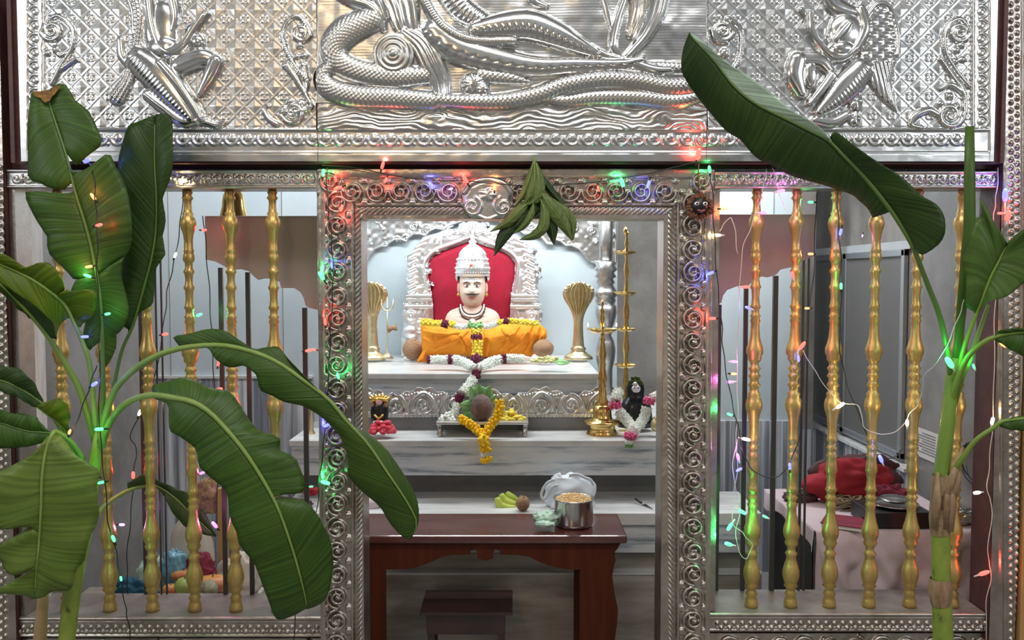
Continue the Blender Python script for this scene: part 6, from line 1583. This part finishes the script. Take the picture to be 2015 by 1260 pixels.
# ================================================================ RIGHT ROOM: table with pale cloth and the things on it
zc = Zat(1044, 2.90); dbk = 3.48
xa, xb = Xat(1606, 2.9, 1044), Xat(1936, 2.9, 1044)
t = thing('side_table', 'dark side table under a pale pink cloth in the right room', 'table', (xa, 2.9 - D0, 0))
MB().box((xa + .01, 2.92 - D0, zc - .03), (xb - .01, dbk - D0, zc - .004)).build('tabletop', 'wood_dark', t, smooth=False)
for x in (xa + .02, xb - .06):
    for y in (2.94, dbk - .06):
        MB().box((x, y - D0, 0), (x + .04, y + .04 - D0, zc - .03)).build('leg', 'wood_dark', t, smooth=False)
MB().box((xa + .02, 2.99 - D0, .12), (xa + .035, dbk - .06 - D0, zc - .03)).build('side_panel', 'black_paint', t, smooth=False)
reloc(t)
b = MB(); nu, nv = 90, 46; vs = []
for i in range(nu):
    u = i / (nu - 1); x = xa - .004 + (xb - xa + .008) * u
    for j in range(nv):
        v = j / (nv - 1)
        if v < .35: y = dbk - (dbk - 2.895) * (v / .35); z = zc + .002 * noise.noise(Vector((x * 9, y * 9, 1)))
        else:
            q = (v - .35) / .65; y = 2.895 - .012 * min(1, q * 8); z = zc - q * (zc - Zat(1200, 2.88) + .05 * max(0, u - .75))
            f = .020 * math.sin(x * 30 + q * 9 * (u - .2)) + .022 * noise.noise(Vector((x * 7 + q * 3, q * 2.5, 4))) + .006 * math.sin(x * 71 - q * 14)
            y -= max(-.01, f) * min(1, q * 2.2) + .004
        vs.append((x, y - D0, z))
b.grid(vs, nu, nv)
# left drape
vs = []
for i in range(30):
    y = dbk - (dbk - 2.9) * i / 29
    for j in range(12):
        q = j / 11; z = zc - q * (.06 + .018 * math.sin(i * .5)); vs.append((xa - .006 - .01 * math.sin(i * .9) * q, y - D0, z))
b.grid(vs, 30, 12)
o = b.build('table_cloth', 'cloth_pink'); sm = o.modifiers.new('thickness', 'SOLIDIFY'); sm.thickness = .002
tag(o, 'pale pink cloth draped over the side table in the right room', 'cloth')
def onz(py, z): return dep(py, z)
zt2 = zc + .004
def soft(name, label, cat_, m, px, py, d, r, seed, amp=.3, freq=2, fold=.3, group=None):
    """crumpled thing whose underside rests at image row py"""
    mpx = M(d); b = lump(MB(), (0, 0, 0), (r[0] * mpx, r[1] * mpx, r[2] * mpx), seed, amp, freq, 44, 28, fold=-.45 * fold)
    zm = min(v[2] for v in b.v); b.v = [(v[0], v[1], v[2] - zm) for v in b.v]
    o = b.build(name, m); p = P(px, py, d); o.location = p
    return tag(o, label, cat_, group)
d_ = onz(985, zt2)
soft('folded_red_cloth', 'heap of bright red cloth on the side table', 'cloth', 'cloth_red', 1668, 985, d_ - .02, (84, 36, 46), 3, .32, 1.5, .35)
soft('folded_dark_cloth', 'dark patterned cloth behind the heap of red cloth', 'cloth', 'cloth_black', 1680, 968, onz(968, zt2), (92, 30, 42), 5, .3, 1.8, .4)
soft('folded_maroon_cloth', 'red and black cloth end trailing right of the red heap', 'cloth', 'cloth_maroon', 1742, 992, onz(992, zt2), (42, 26, 24), 7, .35, 2, .4)
t = T('twine_pile', 'tangled pile of brown twine on the side table', 'twine', 1680, 1008, onz(1006, zt2))
b = MB(); rg = random.Random(11); z = zt2
for k in range(26):
    c = P(1678 + rg.uniform(-22, 22), 1000 + rg.uniform(-6, 6), onz(1000, zt2)); c.z = z + rg.uniform(.004, .035); r = rg.uniform(.02, .055); a0 = rg.uniform(0, 6)
    b.tube([c + Vector((r * math.cos(a0 + q * .5), r * .7 * math.sin(a0 + q * .5), .010 * math.sin(q * .9 + a0))) for q in range(11)], .0028, 5)
b.build('coils', 'twine', t); reloc(t)
t = T('black_box', 'flat black box under the steel plates on the side table', 'box', 1780, 1046, onz(1040, zt2))
dd = onz(1040, zt2)
MB().box((Xat(1722, dd), dd - D0, zt2), (Xat(1846, dd), dd + .17 - D0, zt2 + .055)).build('carton', 'black_paint', t, smooth=False, bevel=.004)
reloc(t)
for px, lb, r, dz in ((1768, 'large steel plate on the black box', 48, 0), (1772, 'small shiny steel plate stacked on the larger plate', 30, .016)):
    t = T('steel_plate', lb, 'plate', px, 1000, dd + .08)
    MB().lathe([(.2 * r * M(dd), 0), (.75 * r * M(dd), 0), (r * M(dd), .010), (r * M(dd), .013), (.74 * r * M(dd), .004), (.002, .004)], (Xat(px, dd + .08), dd + .08 - D0, zt2 + .056 + dz), 36).build('dish', 'steel', t)
    reloc(t)
t = T('maroon_book', 'thin maroon book with pale edge at the front of the side table', 'book', 1680, 1038, onz(1035, zt2))
dd = onz(1042, zt2); b = MB().box((-.075, -.03, 0), (.055, .10, .012)); o = b.build('pages', 'paper', t, smooth=False); o.location = Vector((Xat(1678, dd), dd - D0 + .02, zt2)); o.rotation_euler.z = -.5
b = MB().box((-.078, -.033, .012), (.058, .103, .015)); o = b.build('cover', 'cloth_maroon', t, smooth=False); o.location = Vector((Xat(1678, dd), dd - D0 + .02, zt2)); o.rotation_euler.z = -.5
reloc(t)
soft('steel_vessel_stack', 'dark steel vessels and cords at the right end of the side table', 'vessels', 'steel', 1892, 1030, onz(1030, zt2), (34, 22, 18), 9, .25, 2.5, .3)
soft('dark_bag', 'small dark bag at the left back corner of the side table', 'bag', 'cloth_black', 1575, 990, onz(984, zt2), (34, 20, 16), 10, .25, 2, .3)
# notice sheet on the right wall
t = T('notice_sheet', 'printed white notice sheet stuck on the grey right wall', 'paper', 1830, 900, 3.42)
MB().box((XR - .004, 3.33 - D0, Zat(905, 3.42)), (XR - .001, 3.52 - D0, Zat(848, 3.42))).build('sheet', 'paper', t, smooth=False)
b = MB()
for k in range(8):
    z = Zat(848, 3.42) - .014 - k * .011; b.box((XR - .006, 3.35 - D0, z - .0022), (XR - .004, (3.50 if k % 3 else 3.46) - D0, z))
b.build('printed_lines', 'ink', t, smooth=False); reloc(t)
t = T('cable_coil', 'black cable looped on the wall beside the right banana stem', 'cable', 1935, 930, 3.0)
MB().tube([(XR - .015, 3.02 - D0 + .12 * math.cos(a), Zat(915, 3.02) + .075 * math.sin(a)) for a in [k * .3 for k in range(22)]], .006, 7).build('loop', 'wire_black', t); reloc(t)

# ================================================================ LEFT ROOM: low marble bench with offerings
zbn = Zat(1196, 3.05)
t = thing('low_bench', 'low marble bench behind the left baluster screen carrying fruit and cloth', 'bench', (-1.0, 2.95 - D0, 0))
MB().box((-1.62, 2.86 - D0, 0), (-.945, 3.26 - D0, zbn)).build('bench_block', 'marble_brown', t, smooth=False, bevel=.004); reloc(t)
soft('teal_cloth_bundle', 'crumpled teal cloth bundle on the low bench', 'cloth', 'teal_cloth', 262, 1200, 2.98, (50, 22, 36), 4, .35, 1.7, .4)
soft('plastic_bag', 'translucent pale green plastic bag behind the teal bundle', 'bag', 'plastic_green', 305, 1165, 3.15, (36, 20, 44), 6, .3, 2, .4)
soft('plastic_bag', 'crumpled translucent blue plastic bag among the fruit', 'bag', 'plastic_blue', 345, 1150, 3.10, (28, 18, 40), 2, .35, 2.4, .5)
soft('cream_sack', 'cream coloured sack standing at the back of the low bench', 'sack', 'cloth_cream', 378, 1198, 3.21, (48, 18, 108), 8, .12, 1.2, .1)
soft('maroon_cloth_bundle', 'maroon cloth bundle with a loop handle above the fruit', 'cloth', 'cloth_maroon', 395, 1150, 3.10, (32, 18, 36), 12, .35, 2, .5)
soft('white_sack', 'white crumpled sack behind the bar on the low bench', 'sack', 'cloth_cream', 470, 1185, 3.16, (46, 20, 56), 13, .3, 1.8, .35)
soft('patterned_statuette_drape', 'gold and purple patterned fabric heap beside the hanging leaf', 'cloth', 'cloth_patterned', 412, 1010, 3.24, (22, 12, 40), 15, .4, 2.5, .5)
MB_ = T('wooden_post', 'short brown wooden post at the back of the low bench', 'post', 436, 1190, 3.22)
MB().box((Xat(428, 3.22, 1100), 3.225 - D0, zbn), (Xat(446, 3.22, 1100), 3.245 - D0, Zat(962, 3.22))).build('shaft', 'wood_golden', MB_, smooth=False, bevel=.003); reloc(MB_)
def fruit(name, label, m, px, py, d, r, sc=(1, 1, 1), stalk=True, group=None):
    t = T(name, label, 'fruit', px, py, d, group)
    R = r * M(d); b = MB().lathe([(R * .05, -R * .92), (R * .5, -R * .85), (R * .86, -R * .5), (R, 0), (R * .92, R * .42), (R * .6, R * .80), (R * .22, R * .86), (R * .02, R * .74)], (0, 0, 0), 22)
    b.v = [(v[0] * sc[0], v[1] * sc[1], v[2] * sc[2]) for v in b.v]
    b.build('flesh', m, t)
    if stalk: MB().tube([(0, 0, R * .7 * sc[2]), (R * .1, 0, R * 1.15 * sc[2])], [R * .07, R * .05], 6).build('stalk', 'coir_dark', t)
    return t
fruit('mango', 'orange-yellow mango between the golden balusters', 'mango', 335, 1163, 2.99, 15, (1.15, 1, .95))
fruit('apple', 'dark red apple at the front of the low bench', 'apple', 334, 1182, 3.02, 16, (1.1, 1, .8))
fruit('guava', 'green guava resting right of the mango', 'guava', 363, 1155, 3.0, 20)
fruit('mango', 'reddish mango lying above the green guava', 'mango', 360, 1132, 3.08, 18, (1.4, 1, .7))
fruit('papaya', 'long pinkish-orange papaya lying behind the third baluster', 'mango', 418, 1150, 3.06, 24, (1.5, 1, .8))
fruit('custard_apple', 'knobbly grey-green custard apple beside the balusters', 'custard_apple', 410, 1160, 2.97, 19, stalk=False)
fruit('apple', 'small maroon apple left of the custard apple', 'apple', 395, 1181, 3.04, 13)
fruit('pear', 'pinkish cut fruit lying against the sill', 'cloth_pink', 430, 1181, 3.04, 14, (.9, .8, 1.1))
soft('folded_cloth', 'folded red and white cloth on the step left of the door frame', 'cloth', 'cloth_red', 612, 975, 3.45, (14, 12, 11), 3)
soft('dark_bag', 'small black bag on the step left of the door frame', 'bag', 'cloth_black', 597, 1003, 3.42, (20, 12, 12), 4)
t = T('ceremonial_staff', 'small silver and brass ornament standing on the left end of the ledge', 'ornament', 614, 866, 3.70)
lathe_px('stand', [(2, 800), (5, 808), (3, 815), (6, 830), (5, 845), (12, 862), (14, 868)], 612, 3.70, 'brass_pale', t, 16)
reloc(t)
b = MB()

# ================================================================ FAIRY LIGHTS
def string(label, wires, bulbs, wm='wire_black', wr=.0016):
    d0 = wires[0][0]
    t = T('fairy_light_string', label, 'string lights', d0[0], d0[1], d0[2])
    for w_ in wires:
        C = cat(w_, max(20, len(w_) * 12))
        sd = w_[0][0]
        MB().tube([P(c[0] + 1.2 * math.sin(i * .5 + sd), c[1], c[2]) for i, c in enumerate(C)], wr, 5).build('wire', wm, t)
    for (px, py, d, col, ang, s) in bulbs:
        p = P(px, py, d); dr = Vector((math.cos(math.radians(ang)), -.35, math.sin(math.radians(ang)))).normalized()
        ln = .010 * s
        MB().tube([p - dr * ln * 2.1, p - dr * ln * 1.0], [.0022, .0030], 8).build('bulb_socket', wm if wm == 'wire_black' else 'white_paint', t)
        r = .0042 * s
        b = MB().lathe([(r * .7, -ln), (r, -ln * .5), (r, ln * .3), (r * .75, ln * .8), (r * .2, ln)], p, 10, axis=dr)
        b.build('bulb', 'led_' + col, t)
        l = bpy.data.lights.new('bulb_glow', 'POINT'); l.energy = .085 * s * s; l.color = BC[col]; l.shadow_soft_size = .006
        lo = bpy.data.objects.new('bulb_glow', l); COL.objects.link(lo); lo.location = p + dr * (ln + .008) + Vector((0, -.004, 0)); lo.parent = t
    reloc(t)
dA = 2.29
string('dark green wired fairy lights hanging down the tall left banana leaf',
       [[(150, 306, 2.50), (172, 318, 2.42), (184, 345, dA), (188, 400, dA), (192, 470, dA), (190, 540, dA), (196, 610, dA), (196, 700, dA), (196, 840, dA), (206, 950, dA + .02), (215, 1040, 2.40), (226, 1075, 2.55), (236, 1130, 2.55), (246, 1190, 2.55), (252, 1225, 2.56), (262, 1300, 2.56)],
        [(190, 720, dA), (170, 780, dA), (145, 845, dA - .02), (136, 862, dA - .02)]],
       [(172, 316, 2.40, 'blue', 20, 1.25), (183, 387, dA, 'orange', 120, 1), (195, 443, dA, 'red', 10, 1.05), (175, 525, dA, 'orange', 190, .9), (172, 543, dA + .01, 'green', 160, 1), (212, 618, dA, 'green', 10, .9), (167, 663, dA, 'blue', 180, .95), (186, 756, dA, 'blue', 30, 1.1), (195, 845, dA, 'green', 180, 1.1), (199, 950, 2.31, 'green', 190, .9), (183, 943, 2.28, 'green', 190, 1.0), (137, 850, dA - .02, 'orange', 60, .8), (223, 1060, 2.45, 'green', 100, 1.1), (238, 1139, 2.53, 'green', 90, .8)])
string('black wired fairy lights hanging behind the left golden balusters',
       [[(362, 360, 2.60), (356, 430, 2.72), (345, 505, 2.74), (330, 570, 2.75), (322, 640, 2.75), (300, 760, 2.78), (258, 855, 2.78), (268, 880, 2.78), (264, 930, 2.78), (258, 1010, 2.78), (250, 1100, 2.78), (252, 1170, 2.78)],
        [(400, 425, 2.74), (408, 520, 2.75), (416, 640, 2.75), (422, 760, 2.75), (430, 900, 2.76), (425, 1030, 2.76)]],
       [(360, 357, 2.585, 'warm', 200, 1.2), (345, 502, 2.72, 'warm', 60, .95), (325, 658, 2.74, 'red', 10, 1.1), (240, 1033, 2.70, 'purple', 5, 1.05), (262, 935, 2.74, 'red', 80, 1.25), (275, 812, 2.74, 'warm', 60, 1.2), (392, 620, 2.70, 'green', 20, 1.1), (402, 453, 2.72, 'red', 0, .9), (430, 715, 2.74, 'red', 70, 1), (432, 766, 2.74, 'red', 10, 1.15), (535, 801, 2.70, 'magenta', 30, 1.05), (538, 788, 2.70, 'magenta', 70, 1.0), (398, 931, 2.70, 'magenta', 20, 1), (422, 1033, 2.70, 'magenta', 120, 1.25), (608, 690, 2.72, 'red', 10, 1.2), (616, 688, 2.72, 'red', 170, .9)])
string('fairy lights swagged along the top of the silver door frame',
       [[(634, 325, 2.56), (650, 326, 2.57), (700, 330, 2.57), (760, 343, 2.57), (810, 351, 2.565), (870, 356, 2.56), (915, 356, 2.56), (975, 362, 2.56), (1050, 366, 2.555), (1130, 362, 2.56), (1177, 358, 2.56), (1225, 350, 2.56), (1280, 341, 2.56), (1340, 326, 2.55), (1374, 318, 2.54)],
        [(1374, 312, 2.53), (1374, 300, 2.52)]],
       [(636, 340, 2.55, 'green', 80, 1.1), (753, 325, 2.55, 'red', 70, 1.15), (759, 355, 2.555, 'red', 250, .9), (665, 370, 2.55, 'red', 200, 1.2), (672, 410, 2.55, 'red', 260, 1.1), (660, 352, 2.55, 'red', 100, .95), (848, 366, 2.555, 'blue', 120, 1.05), (887, 372, 2.56, 'purple', 200, .7), (915, 352, 2.55, 'red', 120, 1.35), (973, 368, 2.555, 'orange', 90, .95), (1177, 371, 2.55, 'red', 270, .85), (1224, 359, 2.55, 'green', 110, 1.4), (1276, 363, 2.555, 'blue', 250, 1.2), (1374, 303, 2.50, 'red', 80, 1.7), (1396, 333, 2.55, 'green', 100, 1.1)])
dJ = 2.555
string('black wired fairy lights running down the left door jamb',
       [[(643, 330, 2.56), (645, 400, dJ), (652, 470, dJ), (656, 540, dJ), (652, 620, dJ), (648, 700, dJ), (644, 780, dJ), (640, 850, dJ), (630, 930, dJ), (622, 1010, dJ + .02), (600, 1100, dJ + .03), (584, 1190, dJ + .02), (576, 1280, dJ + .02)]],
       [(632, 543, dJ, 'green', 120, 1.4), (653, 523, dJ, 'blue', 90, .9), (640, 634, dJ, 'red', 90, 1), (644, 837, dJ, 'blue', 200, 1.15), (640, 950, dJ, 'green', 160, 1.4), (665, 740, dJ, 'green', 100, 1.0), (612, 958, dJ + .02, 'green', 180, .6)])
string('black wired fairy lights running down the right door jamb and swagging to the second baluster',
       [[(1396, 335, dJ), (1402, 380, dJ), (1406, 470, dJ), (1412, 560, dJ), (1420, 640, dJ), (1424, 700, dJ + .01), (1438, 780, dJ + .02), (1452, 840, dJ + .03), (1470, 910, dJ + .03), (1500, 937, dJ + .03), (1530, 938, dJ + .03), (1552, 915, dJ + .03), (1572, 860, dJ + .04), (1580, 760, 2.62), (1590, 640, 2.66), (1602, 520, 2.70), (1606, 380, 2.72)]],
       [(1425, 411, dJ, 'orange', 0, .95), (1398, 538, dJ, 'blue', 200, 1.15), (1402, 627, dJ, 'red', 180, 1.05), (1444, 736, dJ + .01, 'orange', 0, .85), (1436, 816, dJ + .02, 'green', 160, .95), (1454, 925, dJ + .03, 'blue', 200, 1.05), (1554, 918, dJ + .03, 'blue', 100, 1.1), (1595, 398, 2.68, 'green', 180, .95), (1595, 500, 2.68, 'orange', 180, .95), (1588, 607, 2.64, 'orange', 180, .85)])
dC = 2.60
string('clear wired fairy lights hanging beside the first right baluster',
       [[(1508, 332, dC), (1500, 380, dC), (1480, 440, dC), (1460, 500, dC), (1455, 600, dC), (1450, 700, dC), (1452, 800, dC), (1448, 870, dC), (1442, 930, dC), (1455, 1000, dC), (1448, 1060, dC), (1465, 1100, dC), (1480, 1075, dC), (1462, 1050, dC), (1440, 1020, dC), (1450, 930, dC + .01), (1450, 865, dC)], [(1520, 330, dC), (1530, 370, dC), (1545, 412, dC)], [(1415, 455, dC), (1440, 430, dC), (1452, 500, dC)]],
       [(1537, 376, dC - .01, 'magenta', 10, 1.1), (1503, 419, dC - .01, 'magenta', 0, 1.15), (1412, 463, dC - .01, 'warm', 180, 1.1), (1468, 565, dC - .01, 'red', 0, 1.15), (1472, 606, dC - .01, 'blue', 160, 1.1), (1445, 712, dC - .01, 'magenta', 0, .95), (1437, 752, dC - .01, 'magenta', 180, 1), (1469, 865, dC - .01, 'warm', 350, 1.2), (1452, 899, dC - .01, 'magenta', 110, 1.15), (1461, 1008, dC - .01, 'green', 330, 1.25), (1436, 1037, dC - .01, 'green', 230, 1.35), (1433, 1071, dC - .01, 'green', 160, 1.35), (1505, 1017, dC + .02, 'green', 150, .95), (1560, 541, dC, 'red', 110, 1.15), (1396, 1025, dC, 'green', 90, .9), (1396, 1048, dC, 'green', 270, .9)], 'wire_clear', .0012)
string('thin clear wired lights looping between the balusters and the right banana stem',
       [[(1580, 690, 2.60), (1610, 740, 2.60), (1650, 790, 2.61), (1690, 800, 2.61), (1700, 840, 2.61), (1735, 855, 2.60), (1770, 845, 2.58), (1790, 815, 2.56), (1810, 790, 2.52), (1820, 740, 2.46), (1850, 705, 2.38), (1880, 640, 2.36), (1898, 590, 2.36)]],
       [(1579, 680, 2.60, 'red', 60, 1.35), (1571, 706, 2.60, 'blue', 270, 1.05), (1654, 798, 2.60, 'warm', 40, 1.35), (1785, 832, 2.56, 'warm', 100, 1.15), (1733, 903, 2.60, 'blue', 120, 1.4), (1868, 713, 2.355, 'green', 130, 1.9), (1916, 721, 2.38, 'green', 120, .8)], 'wire_clear', .0012)
string('black wired lights running down the third right baluster',
       [[(1648, 376, 2.63), (1650, 440, 2.63), (1655, 520, 2.63), (1655, 600, 2.63), (1652, 680, 2.63), (1668, 760, 2.66), (1700, 840, 2.68), (1712, 880, 2.68)], [(1780, 880, 2.63), (1760, 900, 2.63), (1735, 903, 2.62)]],
       [(1654, 457, 2.62, 'blue', 250, 1.1), (1655, 563, 2.62, 'green', 100, 1.0), (1697, 464, 2.68, 'purple', 250, .5)])
string('clear wired fairy lights hanging down beside the right silver post',
       [[(1965, 330, 2.58), (1960, 390, 2.57), (1956, 430, 2.58), (1962, 520, 2.58), (1957, 640, 2.58), (1955, 800, 2.58), (1948, 900, 2.58), (1943, 965, 2.58), (1952, 1000, 2.58), (1944, 1090, 2.58), (1950, 1130, 2.58), (1940, 1200, 2.58), (1944, 1290, 2.58)]],
       [(1978, 383, 2.56, 'blue', 100, 1.9), (1984, 424, 2.57, 'red', 90, 1.6), (1968, 420, 2.57, 'red', 180, 1.0), (1974, 678, 2.50, 'orange', 150, 1.35), (1953, 828, 2.57, 'warm', 90, 1.2), (1922, 970, 2.57, 'warm', 180, 1.25), (1937, 1128, 2.57, 'red', 30, 1.5)], 'wire_clear', .0013)
